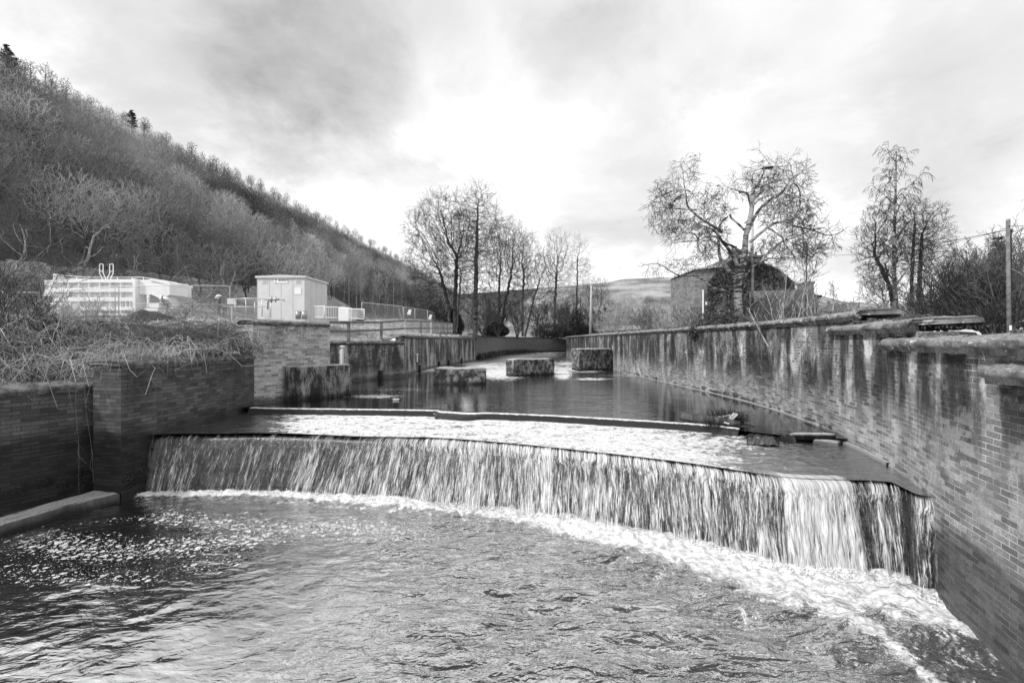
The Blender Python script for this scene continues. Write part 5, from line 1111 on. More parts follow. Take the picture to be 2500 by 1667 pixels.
# pressure vessel bits at the kiosk foot
b = MB().tube([(0, 0, 0), (0, 0, .5)], .16, 12).tube([(.38, 0, 0), (.38, 0, .5)], .16, 12).tube([(0, 0, .42), (.38, 0, .42)], .05, 8); o = b.build('pump_pots', MAT['steel'], None, True); o.location = (X_at(728, 28), 28, Z_at(779, 28)); tag(o, 'pair of small steel pots joined by a pipe at the foot of the grey cabinet', 'pump')

# white settlement tank
ty = 32.0; tz = Z_at(770, ty)
tank = empty('settlement_tank', (X_at(128, ty), ty, tz), 0, 'long white steel tank with ribbed sides, top rails and ladder hoops', 'tank')
sc_ = ty / F / 5.113
def tX(x): return (x - 655) * sc_
def tZ(y): return (745 - y) * sc_ + .0
b = MB().box(tX(655), tX(1675), .30, 2.5, tZ(745), tZ(292)); b.build('hull', MAT['white_paint'], tank)
for z0, z1 in ((292, 337), (405, 455), (520, 571), (640, 684), (725, 748)): MB().box(tX(655), tX(1675), 0, .30, tZ(z1), tZ(z0), .015).build('side_beam', MAT['white_paint'], tank)
for x in (655, 840, 972, 1102, 1232, 1362, 1495, 1668):
    for z0, z1 in ((337, 405), (455, 520), (571, 640), (684, 725)): MB().prism([(tX(x), tZ(z0)), (tX(x) + .05, tZ(z0)), (tX(x) + .05, tZ(z1)), (tX(x), tZ(z1))], .02, .30).build('stiffener', MAT['white_paint'], tank)
for x in (1560, 1612): MB().box(tX(x), tX(x) + .05, 0.02, .30, tZ(640), tZ(571)).build('stiffener', MAT['white_paint'], tank)
for x in (1100, 1235, 1365, 700, 1600): MB().box(tX(x) - .05, tX(x) + .05, .2, .34, tZ(800), tZ(745)).build('leg', MAT['white_paint'], tank)
MB().box(tX(1678), tX(1718), -.18, 2.6, tZ(760), tZ(290), .02).build('corner_post', MAT['white_paint'], tank)
MB().box(tX(660), tX(720), -.02, .5, tZ(292), tZ(228), .03).build('corner_block', MAT['white_paint'], tank)
b = MB(); P_ = [(tX(497), tZ(297)), (tX(652), tZ(297)), (tX(652), tZ(395)), (tX(600), tZ(450)), (tX(560), tZ(500)), (tX(497), tZ(500)), (tX(510), tZ(440)), (tX(510), tZ(325))]; b.prism(P_, .25, 2.2); b.build('inlet_hopper', MAT['white_paint'], tank)
b = MB(); P_ = [(tX(1722), tZ(300)), (tX(1865), tZ(292)), (tX(2105), tZ(345)), (tX(2105), tZ(485)), (tX(1995), tZ(540)), (tX(1880), tZ(482)), (tX(1722), tZ(482))]; b.prism(P_, .1, 2.3); b.build('outlet_hopper', MAT['white_paint'], tank)
b = MB(); b.prism([(tX(1868), tZ(278)), (tX(2110), tZ(332)), (tX(2110), tZ(362)), (tX(1868), tZ(308))], .02, 2.4); b.build('hopper_lid', MAT['white_paint'], tank)
b = MB().tube([(tX(720), .2, tZ(236)), (tX(930), .9, tZ(247)), (tX(1660), .9, tZ(247)), (tX(2000), 1.6, tZ(300))], .022, 6).tube([(tX(720), .2, tZ(270)), (tX(930), 2.3, tZ(247)), (tX(1660), 2.3, tZ(247))], .018, 6)
for x in (805, 925, 1175, 1330, 1515, 1662): b.tube([(tX(x), .9, tZ(247)), (tX(x), .9, tZ(292))], .025, 6)
b.build('top_rail', MAT['white_paint'], tank, True)
for x0, s in ((1170, -1), (1298, 1)):
    b = MB(); c0 = tX(x0)
    for o in (-.125, .125): b.tube([(c0 - s * .20 + o, .6, tZ(290)), (c0 - s * .14 + o, .6, tZ(250)), (c0 + o, .6, tZ(205)), (c0 + o, .6, tZ(92)), (c0 + o * .6, .6, tZ(84))], .027, 6)
    b.tube([(c0 - .1, .6, tZ(86)), (c0 + .1, .6, tZ(86))], .027, 6).tube([(c0 - .125, .6, tZ(180)), (c0 + .125, .6, tZ(180))], .022, 6).build('ladder_hoop', MAT['white_paint'], tank, True)
b = MB().tube([(tX(1866), -.1, tZ(700)), (tX(1866), -.1, tZ(490))], .075, 12).tube([(tX(1866), -.1, tZ(528)), (tX(1866), -.1, tZ(520))], .13, 12).tube([(tX(1866), -.1, tZ(640)), (tX(1866), -.1, tZ(632))], .13, 12); b.build('riser_pipe', MAT['white_paint'], tank, True)
MB().box(tX(1875), tX(2005), -.15, .5, tZ(655), tZ(598), .02).box(tX(1830), tX(1995), -.2, .6, tZ(695), tZ(662), .02).build('valve_box', MAT['white_paint'], tank)
pts = [(tX(2010) , .3, tZ(545))]
for a in np.linspace(90, 0, 12): pts.append((tX(2030) + math.cos(R(a)) * .72, .3, tZ(655) + .02 + math.sin(R(a)) * .62))
el = MB().tube(pts, .30, 20).build('pipe_elbow', MAT['steel'], tank, True)
b = MB().tube([(tX(2004), .3, tZ(545)), (tX(2020), .3, tZ(545))], .40, 20).tube([(tX(2030) + .72, .3, tZ(662)), (tX(2030) + .72, .3, tZ(652))], .44, 20)
for k in range(12):
    a = k * math.pi / 6; b.box(tX(2030) + .72 + math.cos(a) * .38 - .02, tX(2030) + .72 + math.cos(a) * .38 + .02, .3 + math.sin(a) * .38 - .02, .3 + math.sin(a) * .38 + .02, tZ(685), tZ(650))
    b.box(tX(1998), tX(2022), .3 + math.sin(a) * .35 - .02, .3 + math.sin(a) * .35 + .02, tZ(545) + math.cos(a) * .35 - .02, tZ(545) + math.cos(a) * .35 + .02)
b.build('flange', MAT['galv'], el)
cb = empty('white_cabinet', (X_at(122, 30), 30, Z_at(775, 30)), 0, 'plain white cabinet with a door standing before the left end of the tank', 'cabinet')
MB().box(0, 1.33, 0, .7, 0, .98, .03).build('body', MAT['white_paint'], cb); MB().box(.06, .62, -.02, 0, .06, .9, .01).box(.70, 1.27, -.02, 0, .06, .9, .01).build('door', MAT['kiosk_roof'], cb)

# mesh site-fence panels
def mesh_panel(pa, pb, ta, tb, ba, bb, Ya, Yb, label, mid=None, nx=34, nz=10, tilt=0):
    A = Vector((X_at(pa, Ya), Ya, 0)); Bv = Vector((X_at(pb, Yb), Yb, 0)); root = empty('mesh_fence_panel', tuple(A) , 0, label, 'fence panel', 'mesh site-fence panels')
    root.location.z = Z_at(ba, Ya); dv = Bv - A; z0a, z1a = 0, Z_at(ta, Ya) - Z_at(ba, Ya); z0b, z1b = Z_at(bb, Yb) - Z_at(ba, Ya), Z_at(tb, Yb) - Z_at(ba, Ya)
    def q(u, w): v = dv * u; return (v.x + tilt * w, v.y, (z0a + (z0b - z0a) * u) * (1 - w) + (z1a + (z1b - z1a) * u) * w)
    L = dv.length; e = min(.12 / L, .3); h = .06
    fr = [q(0, 0), q(0, 1 - h), q(e * .3, 1 - h * .3), q(e, 1), q(1 - e, 1), q(1 - e * .3, 1 - h * .3), q(1, 1 - h), q(1, 0)]
    m_ = MB().tube(fr, .026, 7).tube([q(0, .04), q(1, .04)], .02, 6)
    if mid: m_.tube([q(0, mid), q(1, mid)], .018, 6)
    m_.build('frame', MAT['galv'], root, True)
    w = [(np.array([q(u, .04), q(u, .98)]), np.array([.0035, .0035])) for u in np.linspace(0.02, .98, nx)] + [(np.array([q(.01, v), q(.99, v)]), np.array([.004, .004])) for v in np.linspace(.1, .96, nz)]
    V, Fc = tubes(w, 3); mk('wire_mesh', V, Fc, MAT['galv'], root)
mesh_panel(-40, 96, 713, 714, 772, 775, 29, 29, 'mesh fence panel at the left edge before the twiggy scrub', mid=.45)
mesh_panel(106, 281, 714, 699, 776, 780, 28.5, 28.5, 'mesh fence panel leaning across the front of the white tank', mid=None, nx=50)
mesh_panel(290, 461, 699, 694, 780, 776, 28.2, 28, 'mesh fence panel in front of the pipe elbow', mid=.46, nx=50)
mesh_panel(466, 561, 697, 698, 776, 776, 27.8, 29, 'mesh fence panel with a rounded top right of the pipe elbow', mid=.42, nx=30)
mesh_panel(883, 984, 738, 748, 790, 790, 38, 42, 'long mesh fence panel beyond the wooden rail fence', nx=40)
mesh_panel(986, 1012, 749, 753, 790, 790, 42.5, 45, 'short-looking mesh fence panel carrying a white label, second beyond the rail fence', nx=20)
mesh_panel(1013, 1043, 753, 757, 790, 790, 45.2, 48, 'mesh fence panel third beyond the rail fence', nx=20)
mesh_panel(1044, 1062, 757, 764, 791, 791, 48.2, 53, 'farthest mesh fence panel ending near the bare trees', nx=20)
for px, py, Y, lb in ((999, 762, 43.4, 'small white label tied on the far mesh fence'), (1050, 774, 48.6, 'tiny pale label low on the farthest mesh fence')):
    b = MB(); b.prism([(-.22, -.2), (.1, -.26), (.24, .22), (-.02, .28)], -.03, -.01); o = b.build('fence_label', MAT['white_paint']); o.location = (X_at(px, Y), Y, Z_at(py, Y)); tag(o, lb, 'label')
o = icos(26, .03, .09, lambda k: np.array([random.gauss(0, .10), random.gauss(0, .05), random.gauss(0, .06)]), 'white_rag', MAT['white_paint'], squash=.8); o.location = (X_at(540, 28.5), 28.2, Z_at(724, 28.5)); tag(o, 'white rag caught on the mesh fence left of the grey cabinet', 'rag')
# control cabinet + handrail loop + valve
cc = empty('control_cabinet', (X_at(554, 27.5), 27.5, Z_at(775, 27.5)), 0, 'small grey control box on a post at the end of the handrail', 'control box'); MB().box(0, .42, 0, .3, .78, 1.15, .02).build('box', MAT['kiosk_roof'], cc); MB().tube([(.2, .15, -.2), (.2, .15, .8)], .04, 8).build('post', MAT['galv'], cc)
b = MB(); y0 = 27.3
def hp(px, py, dy=0): return (X_at(px, y0 + dy), y0 + dy, Z_at(py, y0))
b.tube([hp(572, 729), hp(620, 727.5, 1.5), hp(660, 731, 0), hp(672, 736, -.5)], .028, 8).tube([hp(572, 733, -.8), hp(600, 732, -1), hp(640, 733, -1), hp(668, 736, -.5)], .028, 8).tube([hp(545, 751, -1), hp(600, 752, -1), hp(655, 752, -1)], .022, 6)
for px, dy in ((574, -.8), (600, -1), (622, 1.5), (640, -1), (661, 0)): b.tube([hp(px, 729 if dy > 0 else 733, dy), hp(px, 775, dy)], .028, 8)
tag(b.build('handrail', MAT['galv'], None, True), 'curved galvanised handrail in front of the grey cabinet', 'handrail')
b = MB().tube([hp(654, 760, -1.6), hp(654, 742, -1.6), hp(658, 736, -1.6), hp(668, 737, -1.6)], .04, 10).tube([hp(664, 736, -1.6), hp(680, 737, -1.6)], [.065, .06], 12).tube([hp(680, 737, -1.6), hp(692, 738, -1.6), hp(695, 740, -1.6)], .035, 8).tube([hp(673, 744, -1.6), hp(673, 730, -1.6)], .035, 8).tube([hp(662, 744, -1.6), hp(662, 729, -1.6)], .055, 10)
tag(b.build('valve', MAT['steel'], None, True), 'dark pipe valve before the grey cabinet', 'valve')
# white barrier round the box right of the kiosk
def rail_panel(pts, h, label, bars=.13, Ymul=1.0):
    P = [np.array(p) for p in pts]; b = MB(); top = [tuple(p + np.array([0, 0, h])) for p in P]; b.tube([tuple(P[0])] + top + [tuple(P[-1])], .026, 7).tube([tuple(p + np.array([0, 0, .12])) for p in P], .02, 6)
    root = empty('barrier', (0, 0, 0), 0, label, 'barrier', 'white barriers right of the cabinet'); b.build('frame', MAT['white_paint'], root, True); b = MB()
    for i in range(len(P) - 1):
        L = np.linalg.norm(P[i + 1] - P[i]); n = int(L / bars)
        for k in range(1, n + 1): q = P[i] + (P[i + 1] - P[i]) * k / n; b.tube([tuple(q + np.array([0, 0, .12])), tuple(q + np.array([0, 0, h]))], .012, 5)
    b.build('bars', MAT['white_paint'], root)
def bp(px, py, Y): return (X_at(px, Y), Y, Z_at(py, Y))
rail_panel([bp(768, 780, 25.5), bp(792, 781, 24.2)], .74, 'short white barrier turned side-on beside the grey cabinet')
rail_panel([bp(790, 780, 27), bp(832, 781, 27)], .75, 'white barred barrier left of the white box')
rail_panel([bp(850, 782, 26), bp(889, 785, 24.5)], .66, 'white barred barrier right of the white box')
wb = empty('white_box', (*bp(826, 785, 25.8)[:3],), 0, 'white box with a round cap standing between the barriers', 'box'); MB().box(0, .62, 0, .5, 0, .80, .04).build('body', MAT['white_paint'], wb); MB().tube([(.2, .2, .8), (.2, .2, .87)], .13, 12).build('cap', MAT['galv'], wb)
for px, Y, h, lb in ((845, 28, .5, 'dark pipework standing behind the white barrier'), (878, 29, .52, 'dark pump behind the right end of the barrier')):
    b = MB().tube([(0, 0, 0), (0, 0, h)], .12, 10).tube([(-.2, 0, h * .7), (.3, 0, h * .7)], .07, 8).box(-.2, .35, -.1, .1, 0, h * .4, .03); o = b.build('pump', MAT['dark'], None, True); o.location = bp(px, 783, Y); tag(o, lb, 'pump')
# low circular masonry tank behind the fence
b = MB(); n = 40; cx0, cy0, r0 = X_at(985, 52), 56.0, 5.6; ring = [(cx0 + r0 * math.cos(a), cy0 + r0 * math.sin(a) * .8) for a in np.linspace(0, 2 * math.pi, n, endpoint=False)]
V = [(x, y, 5.2) for x, y in ring] + [(x, y, 6.75) for x, y in ring] + [(cx0 + (x - cx0) * .93, cy0 + (y - cy0) * .93, 6.75) for x, y in ring] + [(cx0 + (x - cx0) * .93, cy0 + (y - cy0) * .93, 5.9) for x, y in ring]
Fc = [(j * n + k, j * n + (k + 1) % n, (j + 1) * n + (k + 1) % n, (j + 1) * n + k) for j in range(3) for k in range(n)] + [tuple(3 * n + k for k in range(n))]
tag(mk('filter_tank', V, Fc, MAT['brick_mid'], uv=[(k % n * .9, v[2] - 3) for k, v in enumerate(V)]), 'low round masonry filter tank behind the mesh fence', 'tank')
# timber post-and-rail fence
fp = [(806, 786, 829, 25.0), (851, 786, 827, 26.5), (931, 786, 822, 29.5), (988, 782, 818, 33.5), (1027, 784, 816, 37), (1052, 785, 815, 40), (1074, 787, 813, 43), (1090, 788, 812, 45), (1104, 789, 811, 47)]
wf = empty('wooden_fence', bp(851, 827, 26.5), 0, 'weathered wooden post-and-rail fence along the top of the far left wall', 'fence'); o0 = np.array(wf.location)
tops = []; bots = []
for k, (px, t_, b_, Y) in enumerate(fp):
    T_ = np.array(bp(px, t_, Y)) - o0; B_2 = np.array(bp(px, b_, Y)) - o0; tops.append(T_); bots.append(B_2)
    if k: MB().box(T_[0] - .08, T_[0] + .08, T_[1] - .05, T_[1] + .05, B_2[2] - .3, T_[2] + .02, .01).build('post', MAT['timber_pale'] if k in (3, 5) else MAT['timber'], wf)
for fr_, nm in ((.97, 'top'), (.45, 'low')):
    for i in range(len(tops) - 1):
        a = bots[i] * (1 - fr_) + tops[i] * fr_; c = bots[i + 1] * (1 - fr_) + tops[i + 1] * fr_; d = c - a; hh = .065
        V = [tuple(p + np.array([0, yy, zz])) for p in (a, c) for yy in (-.09, -.055) for zz in (-hh, hh)]
        mk('rail', V, [(0, 1, 3, 2), (4, 6, 7, 5), (0, 4, 5, 1), (2, 3, 7, 6), (1, 5, 7, 3), (0, 2, 6, 4)], MAT['timber'], wf)
w = []
for i in range(2, len(tops) - 1):
    for u in np.linspace(0, 1, 22): a = bots[i] * (1 - u) + bots[i + 1] * u; c = tops[i] * (1 - u) + tops[i + 1] * u; w.append((np.array([a, c]), np.array([.006, .006])))
V, Fc = tubes(w, 3); mk('wire_netting', V, Fc, MAT['galv'], wf)

# ------------------------------------------------------------------ houses on the right
hY = 46.0
def hp2(px, py, Y=hY): return (X_at(px, Y), Z_at(py, Y))
hs = empty('stone_house', (0, 0, 0), 0, 'large dark ivy covered gabled house behind the birch, with a white downpipe', 'house')
poly = [hp2(1697, 850), hp2(1697, 655), hp2(1756, 652), hp2(1790, 628), hp2(1797, 622), hp2(1860, 640), hp2(1893, 655), hp2(1936, 690), hp2(1936, 850)]
b = MB(); b.prism(poly, hY, hY + 7); b.U = [(v[0] + v[1], v[2]) for v in b.V]; b.build('wall', MAT['stonewall'], hs)
b = MB(); a1, a2 = hp2(1693, 659), hp2(1757, 653); b.prism([(a1[0], a1[1]), (a1[0], a1[1] + .16), (a2[0], a2[1] + .16), (a2[0], a2[1])], hY - .25, hY + 7); b.build('parapet', MAT['kiosk_roof'], hs)
for (xa, xb, yt, yb) in ((1795, 1812, 612, 640), (1836, 1863, 627, 650)):
    x0, z1 = hp2(xa, yt); x1, z0 = hp2(xb, yb); ch = MB().box(x0, x1, hY + .3, hY + 1.5, z0 - 1, z1).box(x0 - .1, x1 + .1, hY + .2, hY + 1.6, z1, z1 + .18).build('chimney', MAT['slate'], hs); b = MB()
    for q in (.25, .75): b.tube([(x0 + (x1 - x0) * q, hY + .9, z1 + .15), (x0 + (x1 - x0) * q, hY + .9, z1 + .65)], [.13, .1], 8)
    b.build('chimney_pot', MAT['slate'], ch)
x0 = hp2(1715, 0)[0]; MB().tube([(x0, hY - .15, 3.5), (x0, hY - .15, Z_at(708, hY))], .08, 8).build('downpipe', MAT['kiosk'], hs, True)
b = MB().box(x0 + .25, x0 + .55, hY - .12, hY - .02, Z_at(745, hY), Z_at(737, hY), .02); b.build('wall_box', MAT['white_paint'], hs)
for (xa, xb, ya, yb) in ((1740, 1752, 700, 730),):
    b = MB().box(X_at(xa, hY), X_at(xb, hY), hY - .03, hY, Z_at(yb, hY), Z_at(ya, hY)); b.build('window', MAT['glassdark'], hs)
rs = np.random.default_rng(9); n = 30000; px_ = 1727 + 209 * rs.uniform(0, 1, n); topy = np.interp(px_, [1727, 1756, 1790, 1860, 1893, 1936], [690, 660, 632, 643, 656, 690]); py_ = topy + (825 - topy) * rs.uniform(0, 1, n) ** .95
keepm = (px_ > 1775) | (vnoise(px_ * .06, py_ * .06, 2) > -.15); px_, py_ = px_[keepm], py_[keepm]; n = len(px_); C = np.stack([(px_ - CX) / F * hY, hY - rs.uniform(.03, .35, n), EYE + (CY - py_) / F * hY], 1)
a = rs.standard_normal((n, 3)); a[:, 1] *= .4; a /= np.linalg.norm(a, axis=1)[:, None]; b2 = np.cross(a, rs.standard_normal((n, 3))); b2 /= np.linalg.norm(b2, axis=1)[:, None]; V = np.stack([C - a * .15, C - b2 * .09, C + a * .15, C + b2 * .09], 1).reshape(-1, 3); mk('ivy', V, np.arange(4 * n).reshape(n, 4), MAT['ivy'], hs)
rf = empty('ruined_facade', (0, 0, 0), 0, 'long pale stone facade with tall dark windows receding right of the ivy covered house', 'building')
# facade plane runs away from the camera: px 1938..1998, y from 44 to 70 m
fa = [(1938, 44.0, 707, 850), (1960, 50, 707, 850), (1985, 58, 716, 845), (1999, 64, 722, 842)]
V = []; U = []
for px, Y, t_, b_ in fa: V += [(X_at(px, Y), Y, 3.5), (X_at(px, Y), Y, Z_at(t_, Y)), (X_at(px, Y) - 3.5, Y + 1.5, Z_at(t_, Y)), (X_at(px, Y) - 3.5, Y + 1.5, 3.5)]; U += [(Y, 3.5), (Y, 9), (Y, 12), (Y, 15)]
Fc = [tuple(f) for f in grid_faces(4, 4).tolist()] + [(0, 1, 2, 3), (12, 15, 14, 13)]; mk('wall', V, Fc, MAT['stonewall'], rf, uv=U)
for k, u in enumerate((.10, .28, .46, .62, .76, .9)):
    px = 1938 + 61 * u; Y = np.interp(px, [f[0] for f in fa], [f[1] for f in fa]); Y2 = Y + 1.1; px2 = np.interp(Y2, [f[1] for f in fa], [f[0] for f in fa]); x, x2 = X_at(px, Y) , X_at(px2, Y2); zt_, zb_ = Z_at(735 + 3 * k, Y), Z_at(785, Y)
    mk('window', [(x + .04, Y, zb_), (x2 + .04, Y2, zb_), (x2 + .04, Y2, zt_), (x + .04, Y, zt_), (x + .10, Y - .03, zb_), (x2 + .10, Y2 - .03, zb_), (x2 + .10, Y2 - .03, zt_), (x + .10, Y - .03, zt_)], [(0, 1, 2, 3), (4, 5, 6, 7), (0, 1, 5, 4), (3, 2, 6, 7)], MAT['glassdark'], rf)
b = MB(); x0, x1 = X_at(1968, 60), X_at(1987, 60); b.box(x0, x1, 60, 62, 6, Z_at(692, 60)).box(x0 - .1, x1 + .1, 59.9, 62.1, Z_at(692, 60), Z_at(692, 60) + .25); b.build('tower', MAT['stonewall'], rf)
b = MB().box(X_at(1992, 63), X_at(2001, 63), 62.5, 64, Z_at(727, 63), Z_at(721, 63)); b.build('eaves', MAT['dark'], rf)
# far cottages
fh = empty('cottage', (0, 0, 0), 0, 'low cottage with a long slate roof and raised gable copings beyond the right wall', 'house'); hy = 95
b = MB(); b.prism([(X_at(1996, hy), Z_at(760, hy)), (X_at(2024, hy), Z_at(742, hy)), (X_at(2066, hy), Z_at(741, hy)), (X_at(2072, hy), Z_at(760, hy))], hy, hy + 8); b.build('roof', MAT['slate'], fh)
b = MB().box(X_at(2000, hy), X_at(2084, hy), hy + .2, hy + 7.8, 4, Z_at(760, hy)); b.build('wall', MAT['stonewall'], fh)
for px in (2073, 2090):
    b = MB(); b.prism([(X_at(px - 4, hy), Z_at(775, hy)), (X_at(px - 3, hy), Z_at(745, hy)), (X_at(px - 2, hy), Z_at(738, hy)), (X_at(px + 2, hy), Z_at(738, hy)), (X_at(px + 5, hy), Z_at(760, hy)), (X_at(px + 6, hy), Z_at(775, hy))], hy - .6, hy - .1); b.build('gable', MAT['stonewall'], fh)
for px in (2053, 2057): MB().tube([(X_at(px, hy), hy + 4, Z_at(742, hy)), (X_at(px, hy), hy + 4, Z_at(731, hy))], .16, 8).build('chimney_pot', MAT['slate'], fh)
b = MB().box(X_at(2050, hy), X_at(2060, hy), hy + 3.6, hy + 4.4, Z_at(745, hy), Z_at(738, hy)); b.build('chimney', MAT['slate'], fh)
fl = empty('street_lamp', bp(2084, 800, 70), 0, 'distant thin street lamp beyond the cottage gable', 'street lamp'); zt = Z_at(727, 70) - Z_at(800, 70); MB().tube([(0, 0, 0), (0, 0, zt), (.2, 0, zt + .15)], .06, 6).build('lamp_post', MAT['steel'], fl); MB().box(.15, .9, -.08, .08, zt + .1, zt + .2, .03).build('lamp_head', MAT['galv'], fl)
b = MB().box(X_at(2096, 80), X_at(2128, 80), 80, 83, 4.5, Z_at(770, 80)); shd = empty('open_shed', (0, 0, 0), 0, 'small dark open-fronted shed beyond the right wall', 'shed'); b = MB().box(X_at(2096, 80), X_at(2128, 80), 79.5, 84, Z_at(766, 80), Z_at(760, 80)); b.build('roof', MAT['slate'], shd)
b = MB().box(X_at(2097, 80), X_at(2127, 80), 83, 84, 4.2, Z_at(766, 80)); b.build('back_wall', MAT['glassdark'], shd); b = MB()
for px in (2098, 2112, 2126): b.tube([(X_at(px, 80), 79.8, 4.2), (X_at(px, 80), 79.8, Z_at(766, 80))], .08, 6)
b.build('posts', MAT['timber'], shd)
o = MB().box(X_at(2164, 33), X_at(2176, 33), 33, 33.3, 4.4, Z_at(768, 33), .03).build('stone_block', MAT['kiosk_roof']); tag(o, 'pale squared stone showing behind the wall under the right-hand trees', 'stone')
# flat roofed pale building over the middle of the right wall
lb_ = empty('low_building', (0, 0, 0), 0, 'long low building with a pale flat roof behind the far part of the right wall', 'building'); yy = 66; b = MB(); b.prism([(X_at(1478, yy), Z_at(807, yy)), (X_at(1488, yy), Z_at(796, yy)), (X_at(1578, yy), Z_at(793, yy)), (X_at(1592, yy), Z_at(803, yy))], yy, yy + 6); b.build('roof', MAT['white_paint'], lb_)
MB().box(X_at(1482, yy), X_at(1588, yy), yy + .3, yy + 5.7, 4.0, Z_at(806, yy)).build('wall', MAT['slate'], lb_); MB().box(X_at(1520, yy), X_at(1560, yy), yy + 3, yy + 5, Z_at(795, yy), Z_at(785, yy), .1).build('roof_box', MAT['slate'], lb_)
for k, (px, Y, L, st, tw_) in enumerate(((1500, 52, 4.2, 9, 'twig_pale'), (1520, 50, 4.8, 10, 'twig_pale'), (1575, 46, 4.0, 10, 'twig_mid'), (1610, 44, 3.4, 10, 'twig_mid'), (1640, 40, 3.0, 9, 'twig_pale'), (1680, 36, 2.8, 9, 'twig_mid'), (1550, 60, 5.0, 9, 'twig_mid'), (1475, 58, 3.0, 8, 'twig_mid'))):
    add_tree('willow_scrub', (X_at(px, Y), Y, 4.3), 'shrub', L, .04, 800 + k, 'pale twiggy willow scrub behind the far half of the right wall', 'shrub', 'willow scrub behind the right wall', stems=st, minr=.010, ss_=.6, bark='bark_pale', twig=tw_)
# telegraph poles and wires
pl = empty('telegraph_pole', bp(1441, 812, 62), 0, 'pale leaning telegraph pole standing at the end of the right wall', 'pole'); h = Z_at(697, 62) - Z_at(812, 62); MB().tube([(0, 0, -.5), (.14, 0, h)], [.17, .12], 10).build('shaft', MAT['timber_pale'], pl, True); MB().box(-.12, .4, -.06, .06, h - .6, h - .45, .02).tube([(.1, 0, h - .3), (.35, 0, h - .3)], .05, 6).build('fitting', MAT['dark'], pl)
p2 = empty('utility_pole', bp(2464, 812, 19), 0, 'tall wooden utility pole with a cable at the right edge', 'pole'); h = Z_at(537, 19) - Z_at(812, 19); MB().tube([(0, 0, -1), (-.06, 0, h)], [.078, .062], 12).build('shaft', MAT['timber'], p2, True)
b = MB().box(.066, .09, -.02, .02, 0, h * .92).box(-.08, .15, -.04, .04, h - .5, h - .44, .01); b.build('cable_cover', MAT['dark'], p2); MB().tube([(0, 0, .1), (-.002, 0, .30)], .082, 12).build('marker_band', MAT['white_paint'], p2)
def wire(a, b_, sag, label, r=.014, n=40):
    a, b_ = np.array(a), np.array(b_); t = np.linspace(0, 1, n)[:, None]; P = a + (b_ - a) * t; P[:, 2] -= sag * 4 * (t * (1 - t))[:, 0]; V, Fc = tubes([(P, np.full(n, r))], 5); tag(mk('overhead_wire', V, Fc, MAT['dark']), label, 'wire')
wire(bp(2462, 561, 19), bp(1970, 618, 60), .6, 'lower overhead wire running left from the tall pole behind the trees', .016)
wire(bp(2462, 555, 19), bp(2290, 582, 60), .5, 'thin upper overhead wire running left from the tall pole', .008); wire(bp(2462, 552, 19), bp(2580, 530, 14), .1, 'overhead wire leaving the tall pole to the right', .012)
# parked car roof above the wall
car = empty('parked_car', (0, 0, 0), 0, 'white car of which only the roof shows above the stepped coping', 'car'); cy0 = 17.0; xa, xb = X_at(2305, cy0), X_at(2398, cy0); zt = Z_at(801, cy0)
P_ = [(xa - .9, 3.4), (xa - .9, 3.95), (xa - .3, 4.15), (xa + .1, zt - .05), (xa + .5, zt + .02), (xb - .5, zt), (xb - .1, zt - .14), (xb + .4, 4.0), (xb + .9, 3.8), (xb + .9, 3.4)]
b = MB(); b.prism(P_, cy0, cy0 + 1.6); b.build('body', MAT['white_paint'], car); b = MB(); b.prism([(xa - .1, 4.12), (xa + .2, zt - .1), (xb - .25, zt - .16), (xb + .25, 4.02)], cy0 - .01, cy0 + 1.61); b.build('window', MAT['glassdark'], car); MB().tube([(xa + .3, cy0 + .1, zt + .03), (xb - .6, cy0 + .1, zt + .06), (xb - .2, cy0 + .1, zt - .02)], .02, 6).build('roof_bar', MAT['galv'], car)

# ------------------------------------------------------------------ duck, debris, log
dk = empty('duck', (X_at(966, 18.7), 18.7, 1.775), R(180 + 8), 'drake swimming left on the still water, dark head and pale body', 'duck')
def loft(rings, name, mat, parent, n=14):
    b = MB(); V = []; 
    for x, z, ry, rz_ in rings: V += [(x, ry * math.cos(2 * math.pi * k / n), z + rz_ * math.sin(2 * math.pi * k / n)) for k in range(n)]
    Fc = [(i * n + k, i * n + (k + 1) % n, (i + 1) * n + (k + 1) % n, (i + 1) * n + k) for i in range(len(rings) - 1) for k in range(n)] + [tuple(range(n)), tuple((len(rings) - 1) * n + k for k in range(n))[::-1]]
    return mk(name, V, Fc, mat, parent, smooth=True)
def _duck(t, p):
    o = t.obj(); x, y, z = t.sep(o)[:3]; n = t.noise(o, 30, 3, .6); c = t.ss(t.m('ADD', x, t.m('MULTIPLY', n, .04)), .10, .15, .36, .08); h = t.ss(t.m('ADD', z, t.m('MULTIPLY', x, 0.0)), .105, .12, 0, 1); c = t.mix(h, c, .03); c = t.mix(t.ss(x, -.17, -.13, 1, 0), c, .04); t.put(p.inputs['Base Color'], t.comb(c, c, c))
MAT['duck'] = material('drake plumage', _duck, rough=.7)
loft([(-.26, .06, .004, .004), (-.22, .055, .03, .018), (-.16, .04, .065, .04), (-.06, .03, .085, .06), (.05, .03, .08, .058), (.12, .045, .058, .05), (.155, .09, .035, .04), (.17, .125, .030, .032), (.19, .145, .034, .034), (.215, .145, .03, .028), (.235, .138, .014, .012)], 'body', MAT['duck'], dk)
loft([(.225, .136, .013, .010), (.25, .130, .015, .007), (.28, .127, .014, .004), (.288, .127, .006, .002)], 'bill', MAT['timber_pale'], dk)
def sp(px, py, z): x, y = gpt(px * D, py * D, z); return (x, y, z)
